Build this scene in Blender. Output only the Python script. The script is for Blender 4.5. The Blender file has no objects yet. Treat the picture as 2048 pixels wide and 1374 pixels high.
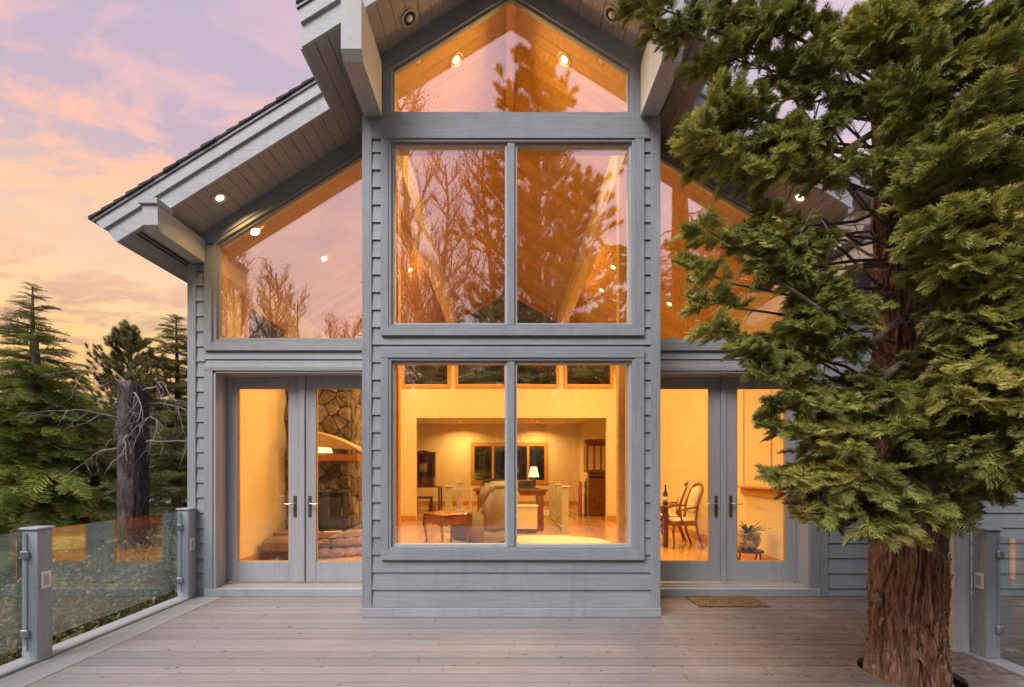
import bpy, bmesh, math, random
import numpy as np
from mathutils import Vector, Matrix, noise as mnoise

# ------------------------------------------------------------------ scene, camera, sky, sun, exposure
scn = bpy.context.scene
C = scn.collection
RND = random.Random(7)
F, CX, CY, EYE = 967.0, 1010.0, 936.0, 1.55      # survey of the photograph: focal length in px, vanishing point, eye height

cam_d = bpy.data.cameras.new('camera')
cam_d.sensor_width = 36.0
cam_d.lens = 17.0
cam_d.shift_x = (1024 - CX) / 2048
cam_d.shift_y = (CY - 687) / 2048
cam_d.clip_start = 0.05
cam_d.clip_end = 2000
cam = bpy.data.objects.new('camera', cam_d)
cam.location = (0, 0, EYE)
cam.rotation_euler = (math.radians(90), 0, 0)
C.objects.link(cam)
scn.camera = cam

GLOW_AZ = math.radians(-50)      # the afterglow on the horizon: front-left of the view (from +Y towards -X)
SUN_AZ = math.radians(-146)      # soft fill, added for the bright evening sky behind the viewer's left shoulder
SUN_EL = math.radians(48)

world = bpy.data.worlds.new('World')
scn.world = world
world.use_nodes = True
wt = world.node_tree
wt.nodes.clear()


def wn(kind, **kw):
    n = wt.nodes.new(kind)
    for k, v in kw.items():
        setattr(n, k, v)
    return n


def wmath(op, a, b=None, c=None, clamp=False):
    n = wn('ShaderNodeMath', operation=op, use_clamp=clamp)
    for i, v in enumerate((a, b, c)):
        if v is None:
            continue
        if isinstance(v, (int, float)):
            n.inputs[i].default_value = v
        else:
            wt.links.new(v, n.inputs[i])
    return n.outputs[0]


def ramp_set(n, stops):
    el = n.color_ramp.elements
    while len(el) > 1:
        el.remove(el[-1])
    el[0].position = stops[0][0]
    el[0].color = (*stops[0][1], 1)
    for p, c in stops[1:]:
        e = el.new(p)
        e.color = (*c, 1)


def build_world():
    L = wt.links.new
    tc = wn('ShaderNodeTexCoord')
    nrm = wn('ShaderNodeVectorMath', operation='NORMALIZE')
    L(tc.outputs['Generated'], nrm.inputs[0])
    sep = wn('ShaderNodeSeparateXYZ')
    L(nrm.outputs[0], sep.inputs[0])
    x, y, z = sep.outputs
    # 0 at the horizon, 1 at the zenith
    el = wmath('MULTIPLY', wmath('ARCSINE', wmath('MAXIMUM', z, 0.0)), 2 / math.pi)
    # towards the afterglow 1, away from it 0
    hl = wmath('SQRT', wmath('ADD', wmath('MULTIPLY', x, x), wmath('ADD', wmath('MULTIPLY', y, y), 1e-4)))
    d = wmath('DIVIDE', wmath('ADD', wmath('MULTIPLY', x, math.sin(GLOW_AZ)), wmath('MULTIPLY', y, math.cos(GLOW_AZ))), hl)
    toward = wmath('MULTIPLY_ADD', d, 0.5, 0.5, clamp=True)
    glow = wn('ShaderNodeValToRGB')
    ramp_set(glow, [(0.0, (0.82, 0.42, 0.14)), (0.11, (0.95, 0.55, 0.19)), (0.16, (0.97, 0.63, 0.32)), (0.20, (0.89, 0.59, 0.37)), (0.24, (0.82, 0.54, 0.39)),
                    (0.28, (0.66, 0.47, 0.44)), (0.33, (0.54, 0.42, 0.50)), (0.38, (0.53, 0.42, 0.53)), (0.5, (0.50, 0.43, 0.56)), (1.0, (0.46, 0.43, 0.58))])
    L(el, glow.inputs[0])
    away = wn('ShaderNodeValToRGB')
    ramp_set(away, [(0.0, (0.60, 0.52, 0.58)), (0.12, (0.66, 0.59, 0.67)), (0.25, (0.66, 0.61, 0.72)), (0.45, (0.60, 0.57, 0.70)), (1.0, (0.46, 0.43, 0.58))])
    L(el, away.inputs[0])
    mix = wn('ShaderNodeMix', data_type='RGBA')
    L(wmath('SMOOTH_MIN', wmath('MULTIPLY', toward, 1.25), 1.0, 0.2), mix.inputs[0])
    L(away.outputs[0], mix.inputs[6])
    L(glow.outputs[0], mix.inputs[7])
    # clouds: a sheet seen in perspective
    dz = wmath('ADD', wmath('MAXIMUM', z, 0.0), 0.16)
    cmb = wn('ShaderNodeCombineXYZ')
    L(wmath('DIVIDE', x, dz), cmb.inputs[0])
    L(wmath('DIVIDE', y, dz), cmb.inputs[1])
    mp = wn('ShaderNodeMapping')
    mp.inputs['Scale'].default_value = (1.9, 3.1, 1)
    mp.inputs['Rotation'].default_value = (0, 0, math.radians(-32))
    mp.inputs['Location'].default_value = (3.3, 1.2, 0)
    L(cmb.outputs[0], mp.inputs[0])
    nz = wn('ShaderNodeTexNoise')
    nz.inputs['Scale'].default_value = 1.75
    nz.inputs['Detail'].default_value = 7
    nz.inputs['Roughness'].default_value = 0.62
    nz.inputs['Distortion'].default_value = 0.25
    L(mp.outputs[0], nz.inputs[0])
    cl = wn('ShaderNodeValToRGB')
    ramp_set(cl, [(0.47, (0, 0, 0)), (0.53, (0.55, 0.55, 0.55)), (0.60, (1, 1, 1))])
    L(nz.outputs[0], cl.inputs[0])
    ccol = wn('ShaderNodeValToRGB')      # clouds lit from below: mauve low, salmon and orange in the middle, pink above
    ramp_set(ccol, [(0.0, (0.60, 0.31, 0.20)), (0.15, (0.64, 0.36, 0.23)), (0.19, (0.80, 0.47, 0.30)), (0.23, (1.0, 0.60, 0.36)), (0.30, (1.05, 0.54, 0.32)), (0.36, (0.80, 0.48, 0.46)), (0.45, (0.62, 0.44, 0.55)), (1, (0.5, 0.42, 0.58))])
    L(el, ccol.inputs[0])
    acol = wn('ShaderNodeValToRGB')
    ramp_set(acol, [(0.0, (0.64, 0.52, 0.56)), (0.3, (0.78, 0.66, 0.73)), (1, (0.5, 0.44, 0.58))])
    L(el, acol.inputs[0])
    cmix = wn('ShaderNodeMix', data_type='RGBA')
    L(toward, cmix.inputs[0])
    L(acol.outputs[0], cmix.inputs[6])
    L(ccol.outputs[0], cmix.inputs[7])
    full = wn('ShaderNodeMix', data_type='RGBA')
    L(wmath('MULTIPLY', cl.outputs[0], 0.9), full.inputs[0])
    L(mix.outputs[2], full.inputs[6])
    L(cmix.outputs[2], full.inputs[7])
    sky = wn('ShaderNodeTexSky', sky_type='NISHITA')
    sky.sun_disc = False
    sky.sun_elevation = SUN_EL
    sky.sun_rotation = SUN_AZ
    b1 = wn('ShaderNodeBackground')
    b1.inputs[1].default_value = 0.006
    L(sky.outputs[0], b1.inputs[0])
    b2 = wn('ShaderNodeBackground')
    b2.inputs[1].default_value = SKY_STRENGTH
    L(full.outputs[2], b2.inputs[0])
    add = wn('ShaderNodeAddShader')
    L(b1.outputs[0], add.inputs[0])
    L(b2.outputs[0], add.inputs[1])
    out = wn('ShaderNodeOutputWorld')
    L(add.outputs[0], out.inputs[0])


SKY_STRENGTH = 0.90
build_world()

sun_d = bpy.data.lights.new('sun', 'SUN')  # broad fill lamp added behind the viewer to light the front
sun_d.energy = 3.3
sun_d.angle = math.radians(34)
sun_d.color = (1.0, 0.95, 0.93)
sun = bpy.data.objects.new('sun', sun_d)
dv = Vector((math.sin(SUN_AZ) * math.cos(SUN_EL), math.cos(SUN_AZ) * math.cos(SUN_EL), math.sin(SUN_EL)))
sun.rotation_euler = dv.to_track_quat('Z', 'Y').to_euler()
sun.location = (-20, 20, 12)
C.objects.link(sun)

vs = scn.view_settings
vs.view_transform = 'Standard'
vs.look = 'None'
vs.exposure = 0.3
vs.gamma = 1.0
vs.use_curve_mapping = False
cyc = scn.cycles
cyc.use_denoising = True
cyc.max_bounces = 7
cyc.diffuse_bounces = 3
cyc.glossy_bounces = 4
cyc.transmission_bounces = 6
cyc.transparent_max_bounces = 16
cyc.use_adaptive_sampling = True
cyc.adaptive_threshold = 0.025
cyc.sample_clamp_indirect = 6.0
cyc.caustics_reflective = False
cyc.caustics_refractive = False

# ------------------------------------------------------------------ materials
MATS = {}


class NT:
    """small node-building helper"""
    def __init__(self, name):
        self.m = bpy.data.materials.new(name)
        self.m.use_nodes = True
        self.t = self.m.node_tree
        self.t.nodes.clear()
        self.out = self.t.nodes.new('ShaderNodeOutputMaterial')

    def n(self, kind, **kw):
        nd = self.t.nodes.new(kind)
        for k, v in kw.items():
            setattr(nd, k, v)
        return nd

    def l(self, a, b):
        self.t.links.new(a, b)

    def math(self, op, a, b=None, c=None, clamp=False):
        nd = self.n('ShaderNodeMath', operation=op, use_clamp=clamp)
        for i, v in enumerate((a, b, c)):
            if v is None:
                continue
            if isinstance(v, (int, float)):
                nd.inputs[i].default_value = v
            else:
                self.l(v, nd.inputs[i])
        return nd.outputs[0]

    def ramp(self, fac, stops):
        nd = self.n('ShaderNodeValToRGB')
        ramp_set(nd, stops)
        self.l(fac, nd.inputs[0])
        return nd.outputs[0]

    def mix(self, fac, a, b, mode='MIX'):
        nd = self.n('ShaderNodeMix', data_type='RGBA', blend_type=mode)
        for i, v in ((0, fac), (6, a), (7, b)):
            if isinstance(v, (int, float)):
                nd.inputs[i].default_value = v
            elif isinstance(v, tuple):
                nd.inputs[i].default_value = (*v, 1)
            else:
                self.l(v, nd.inputs[i])
        return nd.outputs[2]

    def coords(self, scale, world=False, rnd=True):
        """object or world coordinates, stretched, shifted by a random amount for each object"""
        if world:
            src = self.n('ShaderNodeNewGeometry').outputs['Position']
        else:
            src = self.n('ShaderNodeTexCoord').outputs['Object']
        mp = self.n('ShaderNodeMapping')
        mp.inputs['Scale'].default_value = scale
        self.l(src, mp.inputs[0])
        if not rnd:
            return mp.outputs[0]
        oi = self.n('ShaderNodeObjectInfo')
        ad = self.n('ShaderNodeVectorMath', operation='ADD')
        cb = self.n('ShaderNodeCombineXYZ')
        r = self.math('MULTIPLY', oi.outputs['Random'], 90.0)
        for i in range(3):
            self.l(r, cb.inputs[i])
        self.l(mp.outputs[0], ad.inputs[0])
        self.l(cb.outputs[0], ad.inputs[1])
        return ad.outputs[0]

    def noise(self, vec, scale, detail=6, rough=0.55, dist=0.0):
        nd = self.n('ShaderNodeTexNoise')
        nd.inputs['Scale'].default_value = scale
        nd.inputs['Detail'].default_value = detail
        nd.inputs['Roughness'].default_value = rough
        nd.inputs['Distortion'].default_value = dist
        self.l(vec, nd.inputs[0])
        return nd.outputs[0]

    def finish(self, col, rough=0.6, metal=0.0, bump=None, bump_s=0.2, bump_d=0.01, spec=0.5, trans=0.0, coat=0.0):
        b = self.n('ShaderNodeBsdfPrincipled')
        if isinstance(col, tuple):
            b.inputs['Base Color'].default_value = (*col, 1)
        else:
            self.l(col, b.inputs['Base Color'])
        if isinstance(rough, (int, float)):
            b.inputs['Roughness'].default_value = rough
        else:
            self.l(rough, b.inputs['Roughness'])
        b.inputs['Metallic'].default_value = metal
        b.inputs['Specular IOR Level'].default_value = spec
        b.inputs['Coat Weight'].default_value = coat
        b.inputs['Coat Roughness'].default_value = 0.12
        if bump is not None:
            bp = self.n('ShaderNodeBump')
            bp.inputs['Strength'].default_value = bump_s
            bp.inputs['Distance'].default_value = bump_d
            self.l(bump, bp.inputs['Height'])
            self.l(bp.outputs[0], b.inputs['Normal'])
        sh = b.outputs[0]
        if trans:
            tl = self.n('ShaderNodeBsdfTranslucent')
            if isinstance(col, tuple):
                tl.inputs[0].default_value = (*col, 1)
            else:
                self.l(col, tl.inputs[0])
            ms = self.n('ShaderNodeMixShader')
            ms.inputs[0].default_value = trans
            self.l(sh, ms.inputs[1])
            self.l(tl.outputs[0], ms.inputs[2])
            sh = ms.outputs[0]
        self.l(sh, self.out.inputs[0])
        return self.m


def tint(t, col, amount):
    """slight value change from object to object"""
    oi = t.n('ShaderNodeObjectInfo')
    hsv = t.n('ShaderNodeHueSaturation')
    t.l(t.math('MULTIPLY_ADD', oi.outputs['Random'], amount, 1 - amount / 2), hsv.inputs['Value'])
    t.l(col, hsv.inputs['Color'])
    return hsv.outputs[0]


def painted(name, c, scale, wear=0.5, rnd=0.08, wood=(0.20, 0.17, 0.15), rough=0.55):
    """weathered paint on wood: streaks along the grain, faint stains, chips"""
    t = NT(name)
    v = t.coords(scale)
    n1 = t.noise(v, 3.0, 4, 0.62, 0.3)
    lo = tuple(x * 0.80 for x in c)
    hi = tuple(min(1, x * 1.13) for x in c)
    col = t.ramp(n1, [(0.28, lo), (0.5, c), (0.75, hi)])
    v2 = t.coords((1, 1, 1))
    n2 = t.noise(v2, 1.7, 3, 0.65)
    col = t.mix(t.math('MULTIPLY', t.math('SUBTRACT', n2, 0.42, clamp=True), 1.1 * wear), col, tuple(x * 0.72 for x in c))
    n4 = t.noise(t.coords((7, 7, 0.55), world=True, rnd=False), 2.0, 4, 0.7, 0.3)
    col = t.mix(t.math('MULTIPLY', t.math('SUBTRACT', n4, 0.52, clamp=True), 1.5 * wear, clamp=True), col, tuple(x * 0.62 for x in c))
    n3 = t.noise(v, 11.0, 4, 0.75, 0.8)
    chip = t.ramp(n3, [(0.66, (0, 0, 0)), (0.72, (1, 1, 1))])
    col = t.mix(t.math('MULTIPLY', chip, 0.5 * wear), col, wood)
    v3 = t.n('ShaderNodeTexVoronoi', feature='F1')
    v3.inputs['Scale'].default_value = 2.6
    t.l(v2, v3.inputs['Vector'])
    knot = t.ramp(v3.outputs['Distance'], [(0.012, (1, 1, 1)), (0.03, (0, 0, 0))])
    col = t.mix(t.math('MULTIPLY', knot, 0.55), col, (0.10, 0.10, 0.11))
    col = tint(t, col, rnd)
    MATS[name] = t.finish(col, rough, bump=t.noise(v, 9.0, 2, 0.6), bump_s=0.35, bump_d=0.004)


SIDING = (0.275, 0.305, 0.33)
painted('paint_h', SIDING, (1.0, 22, 22), 1.15, 0.16)
painted('paint_v', SIDING, (22, 22, 1.0), 1.1, 0.12)
painted('paint_y', (0.33, 0.355, 0.38), (22, 1.0, 22), 0.5, 0.08)
painted('paint_white', (0.42, 0.45, 0.475), (1.4, 22, 16), 1.3, 0.10)
painted('paint_beam', (0.44, 0.45, 0.46), (22, 1.2, 22), 0.55, 0.05)
painted('paint_soffit', (0.34, 0.325, 0.325), (26, 1.0, 26), 0.25, 0.06)
painted('paint_door', (0.36, 0.37, 0.395), (24, 24, 0.8), 0.30, 0.03, rough=0.45)
painted('paint_post', (0.32, 0.355, 0.40), (18, 18, 0.9), 0.25, 0.05)
painted('paint_weathered', (0.58, 0.59, 0.60), (14, 14, 0.7), 1.1, 0.05)
painted('paint_step', (0.37, 0.39, 0.42), (1.2, 20, 20), 1.6, 0.05)


def deck_mat():
    t = NT('deck_wood')
    v = t.coords((0.8, 20, 20))
    g = t.noise(v, 3.0, 4, 0.6, 0.4)
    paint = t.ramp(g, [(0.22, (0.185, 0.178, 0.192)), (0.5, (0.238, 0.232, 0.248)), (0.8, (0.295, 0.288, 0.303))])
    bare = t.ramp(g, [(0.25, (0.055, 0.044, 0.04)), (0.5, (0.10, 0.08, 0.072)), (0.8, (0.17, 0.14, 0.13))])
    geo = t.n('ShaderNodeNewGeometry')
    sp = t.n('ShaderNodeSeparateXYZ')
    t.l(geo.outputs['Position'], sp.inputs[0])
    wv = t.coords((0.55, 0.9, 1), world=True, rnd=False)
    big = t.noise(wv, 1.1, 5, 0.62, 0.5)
    # the stain is worn off on the tree's side; that side's shade is painted in too
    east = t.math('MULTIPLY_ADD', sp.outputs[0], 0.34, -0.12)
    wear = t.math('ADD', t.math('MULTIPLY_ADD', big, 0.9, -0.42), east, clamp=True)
    wear = t.math('MULTIPLY', wear, 1.35, clamp=True)  # one mask for the worn stain and the painted-in shade
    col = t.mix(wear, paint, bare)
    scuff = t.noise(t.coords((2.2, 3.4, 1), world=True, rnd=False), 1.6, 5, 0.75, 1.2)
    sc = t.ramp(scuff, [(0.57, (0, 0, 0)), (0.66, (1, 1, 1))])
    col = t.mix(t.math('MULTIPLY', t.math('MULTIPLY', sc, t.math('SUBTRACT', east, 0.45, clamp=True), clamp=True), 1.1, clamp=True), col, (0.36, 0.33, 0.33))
    fine = t.noise(t.coords((3, 60, 60)), 3, 4, 0.6)
    col = t.mix(0.22, col, t.ramp(fine, [(0.3, (0.16, 0.14, 0.14)), (0.7, (0.5, 0.45, 0.44))]))
    col = tint(t, col, 0.22)
    MATS['deck_wood'] = t.finish(col, 0.62, bump=g, bump_s=0.35, bump_d=0.004)


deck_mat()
painted('deck_border', (0.33, 0.345, 0.38), (14, 0.8, 14), 0.9, 0.06)


def simple(name, c1, c2, scale=(1, 1, 1), ns=4.0, rough=0.6, rnd=0.0, bump=0.0, metal=0.0, spec=0.5, dist=0.2, det=3, bd=0.01, lo=0.3, hi=0.7, coat=0.0):
    t = NT(name)
    v = t.coords(scale)
    n = t.noise(v, ns, det, 0.6, dist)
    col = t.ramp(n, [(lo, c1), (hi, c2)])
    if rnd:
        col = tint(t, col, rnd)
    MATS[name] = t.finish(col, rough, metal, bump=n if bump else None, bump_s=bump, bump_d=bd, spec=spec, coat=coat)


simple('shingle', (0.035, 0.033, 0.04), (0.085, 0.08, 0.09), ns=30, rough=0.9, rnd=0.5, bump=0.4)
simple('flashing', (0.12, 0.12, 0.14), (0.17, 0.17, 0.19), ns=5, rough=0.5, metal=0.3)
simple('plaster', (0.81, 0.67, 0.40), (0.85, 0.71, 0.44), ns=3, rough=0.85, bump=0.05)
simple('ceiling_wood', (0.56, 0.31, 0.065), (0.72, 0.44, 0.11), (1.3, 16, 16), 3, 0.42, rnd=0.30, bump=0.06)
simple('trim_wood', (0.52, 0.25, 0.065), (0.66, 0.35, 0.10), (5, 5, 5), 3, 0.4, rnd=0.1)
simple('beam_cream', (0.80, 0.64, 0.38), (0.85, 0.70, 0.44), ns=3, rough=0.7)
simple('floor_wood', (0.52, 0.28, 0.10), (0.68, 0.40, 0.16), (18, 1.0, 18), 3, 0.25, rnd=0.35, coat=0.3)
simple('walnut', (0.16, 0.055, 0.02), (0.28, 0.10, 0.035), (4, 4, 1), 5, 0.3, coat=0.3)
simple('dark_walnut', (0.085, 0.032, 0.014), (0.15, 0.06, 0.025), (4, 4, 1), 5, 0.35, coat=0.2)
simple('cherry', (0.36, 0.125, 0.035), (0.48, 0.18, 0.055), (1.5, 8, 8), 4, 0.28, coat=0.4)
simple('stone', (0.10, 0.08, 0.06), (0.34, 0.265, 0.185), ns=11, rough=0.9, rnd=0.9, bump=1.0, bd=0.05, det=5)
simple('mortar', (0.11, 0.09, 0.07), (0.17, 0.14, 0.11), ns=20, rough=0.95)
simple('iron', (0.015, 0.015, 0.016), (0.03, 0.03, 0.03), ns=8, rough=0.45, spec=0.4)
simple('charcoal', (0.035, 0.037, 0.045), (0.05, 0.05, 0.06), ns=8, rough=0.5)
simple('brass', (0.16, 0.125, 0.075), (0.24, 0.19, 0.115), ns=20, rough=0.38, metal=0.8)
simple('nickel', (0.50, 0.46, 0.42), (0.60, 0.56, 0.52), ns=20, rough=0.28, metal=1.0)
simple('steel_clamp', (0.42, 0.42, 0.45), (0.55, 0.55, 0.58), ns=30, rough=0.35, metal=0.8)
simple('recliner', (0.27, 0.22, 0.15), (0.36, 0.30, 0.21), ns=40, rough=0.9, bump=0.25, bd=0.004)
simple('cream_fabric', (0.66, 0.56, 0.40), (0.76, 0.66, 0.50), ns=30, rough=0.9, bump=0.2, bd=0.004)
simple('rug', (0.58, 0.48, 0.34), (0.80, 0.70, 0.54), ns=7, rough=0.95, dist=2.5, lo=0.42, hi=0.5)
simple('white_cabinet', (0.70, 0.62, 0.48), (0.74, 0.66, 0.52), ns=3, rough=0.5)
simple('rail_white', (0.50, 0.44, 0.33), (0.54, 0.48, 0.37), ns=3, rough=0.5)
simple('plate_white', (0.74, 0.74, 0.73), (0.78, 0.78, 0.77), ns=3, rough=0.4)
simple('plate_grey', (0.34, 0.34, 0.33), (0.46, 0.46, 0.45), ns=60, rough=0.5)
simple('red_leather', (0.34, 0.05, 0.03), (0.46, 0.08, 0.04), ns=8, rough=0.5)
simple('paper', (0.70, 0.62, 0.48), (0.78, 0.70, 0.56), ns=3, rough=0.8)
simple('hood_pine', (0.62, 0.42, 0.20), (0.74, 0.54, 0.28), (3, 3, 12), 3, 0.45)
simple('hearth', (0.23, 0.155, 0.12), (0.42, 0.30, 0.23), ns=6, rough=0.7, rnd=0.4, bump=0.5, bd=0.02)
simple('jute', (0.05, 0.03, 0.012), (0.24, 0.155, 0.065), ns=34, rough=0.95, bump=0.9, bd=0.012, dist=1.5, lo=0.4, hi=0.62)
simple('leaf_house', (0.06, 0.13, 0.03), (0.12, 0.22, 0.05), ns=10, rough=0.45)
simple('litter', (0.05, 0.028, 0.014), (0.16, 0.09, 0.04), ns=6, rough=0.9)
simple('soil', (0.03, 0.022, 0.015), (0.06, 0.045, 0.03), ns=20, rough=0.95)
simple('moss', (0.20, 0.16, 0.02), (0.34, 0.28, 0.04), ns=60, rough=0.95, bump=0.8)
simple('knot_wood', (0.07, 0.05, 0.04), (0.40, 0.36, 0.32), ns=16, rough=0.9, bump=0.9, dist=2.0)
simple('glaze_blue', (0.16, 0.14, 0.17), (0.62, 0.56, 0.48), ns=9, rough=0.25, dist=1.5, lo=0.46, hi=0.52, coat=0.4)
simple('concrete', (0.30, 0.33, 0.32), (0.44, 0.48, 0.46), ns=3, rough=0.85, bump=0.2)
simple('dead_wood', (0.14, 0.125, 0.12), (0.30, 0.275, 0.265), (6, 6, 6), 4, 0.85)
simple('twig_bark', (0.10, 0.075, 0.06), (0.20, 0.15, 0.12), ns=12, rough=0.9)
simple('aspen_bark', (0.20, 0.16, 0.13), (0.34, 0.28, 0.23), ns=8, rough=0.85)
simple('aspen_leaf', (0.22, 0.14, 0.03), (0.34, 0.22, 0.05), ns=8, rough=0.6)
simple('black_soffit_lamp', (0.012, 0.012, 0.013), (0.02, 0.02, 0.02), ns=8, rough=0.35)
simple('flood_grey', (0.09, 0.09, 0.10), (0.13, 0.13, 0.14), ns=8, rough=0.5)


def bark_mat(name, stops, scale, ns=3.0, rnd=0.2, b=1.0, bd=0.03):
    t = NT(name)
    v = t.coords(scale)
    n = t.noise(v, ns, 5, 0.68, 0.6)
    col = t.ramp(n, stops)
    fib = t.noise(t.coords((60, 60, 2.2)), 2.0, 3, 0.6, 0.4)
    col = t.mix(0.55, col, t.mix(1.0, col, t.ramp(fib, [(0.34, (0.35, 0.3, 0.28)), (0.64, (1.35, 1.3, 1.25))]), 'MULTIPLY'))
    n2 = t.noise(t.coords((1, 1, 0.5)), 2.2, 3, 0.6)
    col = t.mix(t.math('MULTIPLY', t.math('SUBTRACT', n2, 0.5, clamp=True), 2.4, clamp=True), col, tuple(0.8 * x + 0.05 for x in stops[-1][1]))
    MATS[name] = t.finish(tint(t, col, rnd), 0.9, bump=n, bump_s=b, bump_d=bd, spec=0.2)


bark_mat('cedar_bark', [(0.30, (0.09, 0.043, 0.025)), (0.42, (0.23, 0.118, 0.07)), (0.54, (0.40, 0.225, 0.145)), (0.70, (0.56, 0.39, 0.30))], (16, 16, 1.0), 2.2)
bark_mat('fir_bark', [(0.3, (0.05, 0.035, 0.03)), (0.5, (0.12, 0.085, 0.07)), (0.7, (0.22, 0.17, 0.15))], (6, 6, 1.4), 3)
bark_mat('snag_bark', [(0.32, (0.025, 0.02, 0.022)), (0.5, (0.07, 0.055, 0.055)), (0.66, (0.13, 0.105, 0.10)), (0.76, (0.30, 0.26, 0.25))], (7, 7, 2.2), 4, b=1.0)


def leaf_mat(name, dark, mid, light, trans=0.25, rough=0.6):
    """tint changes from spray to spray, new growth at the tips is lighter"""
    t = NT(name)
    oi = t.n('ShaderNodeObjectInfo')
    col = t.ramp(oi.outputs['Random'], [(0.0, (0.20, 0.115, 0.04)), (0.035, (0.17, 0.11, 0.04)), (0.05, dark), (0.5, mid), (1.0, light)])
    at = t.n('ShaderNodeAttribute', attribute_name='tip')
    col = t.mix(t.math('MULTIPLY', at.outputs['Fac'], 0.55), col, light)
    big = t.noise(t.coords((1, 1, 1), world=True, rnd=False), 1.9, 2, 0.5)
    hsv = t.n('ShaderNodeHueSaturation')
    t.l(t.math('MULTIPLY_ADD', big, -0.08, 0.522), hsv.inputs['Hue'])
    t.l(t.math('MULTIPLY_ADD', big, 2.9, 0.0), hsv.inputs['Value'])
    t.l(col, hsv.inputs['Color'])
    MATS[name] = t.finish(hsv.outputs[0], rough, trans=trans, spec=0.35)


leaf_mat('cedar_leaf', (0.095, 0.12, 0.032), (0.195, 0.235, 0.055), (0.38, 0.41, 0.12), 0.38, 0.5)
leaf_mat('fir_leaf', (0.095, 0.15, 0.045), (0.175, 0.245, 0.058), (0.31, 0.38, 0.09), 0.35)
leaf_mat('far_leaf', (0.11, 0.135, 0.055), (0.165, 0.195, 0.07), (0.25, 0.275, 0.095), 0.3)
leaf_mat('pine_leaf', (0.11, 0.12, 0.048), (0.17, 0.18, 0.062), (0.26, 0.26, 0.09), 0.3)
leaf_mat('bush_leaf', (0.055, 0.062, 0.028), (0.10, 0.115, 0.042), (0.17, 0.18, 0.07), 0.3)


def glass(name, r0, r1, tintc):
    t = NT(name)
    lw = t.n('ShaderNodeLayerWeight')
    lw.inputs[0].default_value = 0.35
    fac = t.math('MULTIPLY_ADD', lw.outputs['Facing'], r1 - r0, r0)
    tr = t.n('ShaderNodeBsdfTransparent')
    tr.inputs[0].default_value = (*tintc, 1)
    gl = t.n('ShaderNodeBsdfGlossy')
    gl.inputs['Roughness'].default_value = 0.0
    gl.inputs['Color'].default_value = (0.97, 0.96, 0.98, 1)
    v = t.coords((1, 1, 1), world=True, rnd=False)
    bp = t.n('ShaderNodeBump')
    bp.inputs['Strength'].default_value = 0.03
    bp.inputs['Distance'].default_value = 0.02
    t.l(t.noise(v, 1.2, 1, 0.4), bp.inputs['Height'])
    t.l(bp.outputs[0], gl.inputs['Normal'])
    ms = t.n('ShaderNodeMixShader')
    t.l(fac, ms.inputs[0])
    t.l(tr.outputs[0], ms.inputs[1])
    t.l(gl.outputs[0], ms.inputs[2])
    t.l(ms.outputs[0], t.out.inputs[0])
    MATS[name] = t.m


glass('window_glass', 0.25, 0.55, (0.99, 0.98, 0.96))
glass('gable_glass', 0.31, 0.60, (0.99, 0.98, 0.96))
glass('lower_glass', 0.13, 0.45, (0.99, 0.98, 0.96))
glass('door_glass', 0.10, 0.45, (0.99, 0.98, 0.96))
glass('rail_glass', 0.06, 0.45, (0.86, 0.92, 0.90))
glass('small_glass', 0.04, 0.4, (0.97, 0.97, 0.97))


def emis(name, c, s):
    t = NT(name)
    e = t.n('ShaderNodeEmission')
    e.inputs[0].default_value = (*c, 1)
    e.inputs[1].default_value = s
    t.l(e.outputs[0], t.out.inputs[0])
    MATS[name] = t.m


WARM = (1.0, 0.60, 0.20)
emis('bulb', (1.0, 0.76, 0.38), 8.0)
simple('reflector', (0.62, 0.46, 0.26), (0.70, 0.52, 0.30), ns=5, rough=0.3, metal=0.6)
emis('shade_lit', (1.0, 0.72, 0.30), 2.2)

# ------------------------------------------------------------------ object helpers
WL = {}      # world position of every object made here, for parenting


def link(o, parent, w):
    C.objects.link(o)
    WL[o.name] = Vector(w)
    if parent is not None:
        o.parent = parent
        o.location = Vector(w) - WL[parent.name]
    else:
        o.location = w
    return o


def empty(name, loc, parent=None):
    o = bpy.data.objects.new(name, None)
    o.empty_display_size = 0.2
    return link(o, parent, loc)


def tag(o, label=None, cat=None, group=None, kind=None):
    for k, v in (('label', label), ('category', cat), ('group', group), ('kind', kind)):
        if v:
            o[k] = v
    return o


def mesh(name, verts, faces, mat, parent=None, smooth=False, origin=None):
    """one mesh object from world-space vertices"""
    vs_ = np.asarray(verts, dtype=float)
    c = (vs_.min(0) + vs_.max(0)) / 2 if origin is None else np.asarray(origin, float)
    me = bpy.data.meshes.new(name)
    me.from_pydata((vs_ - c).tolist(), [], faces)
    if smooth:
        me.polygons.foreach_set('use_smooth', [True] * len(me.polygons))
    me.materials.append(MATS[mat])
    me.update()
    o = bpy.data.objects.new(name, me)
    return link(o, parent, c)


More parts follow.
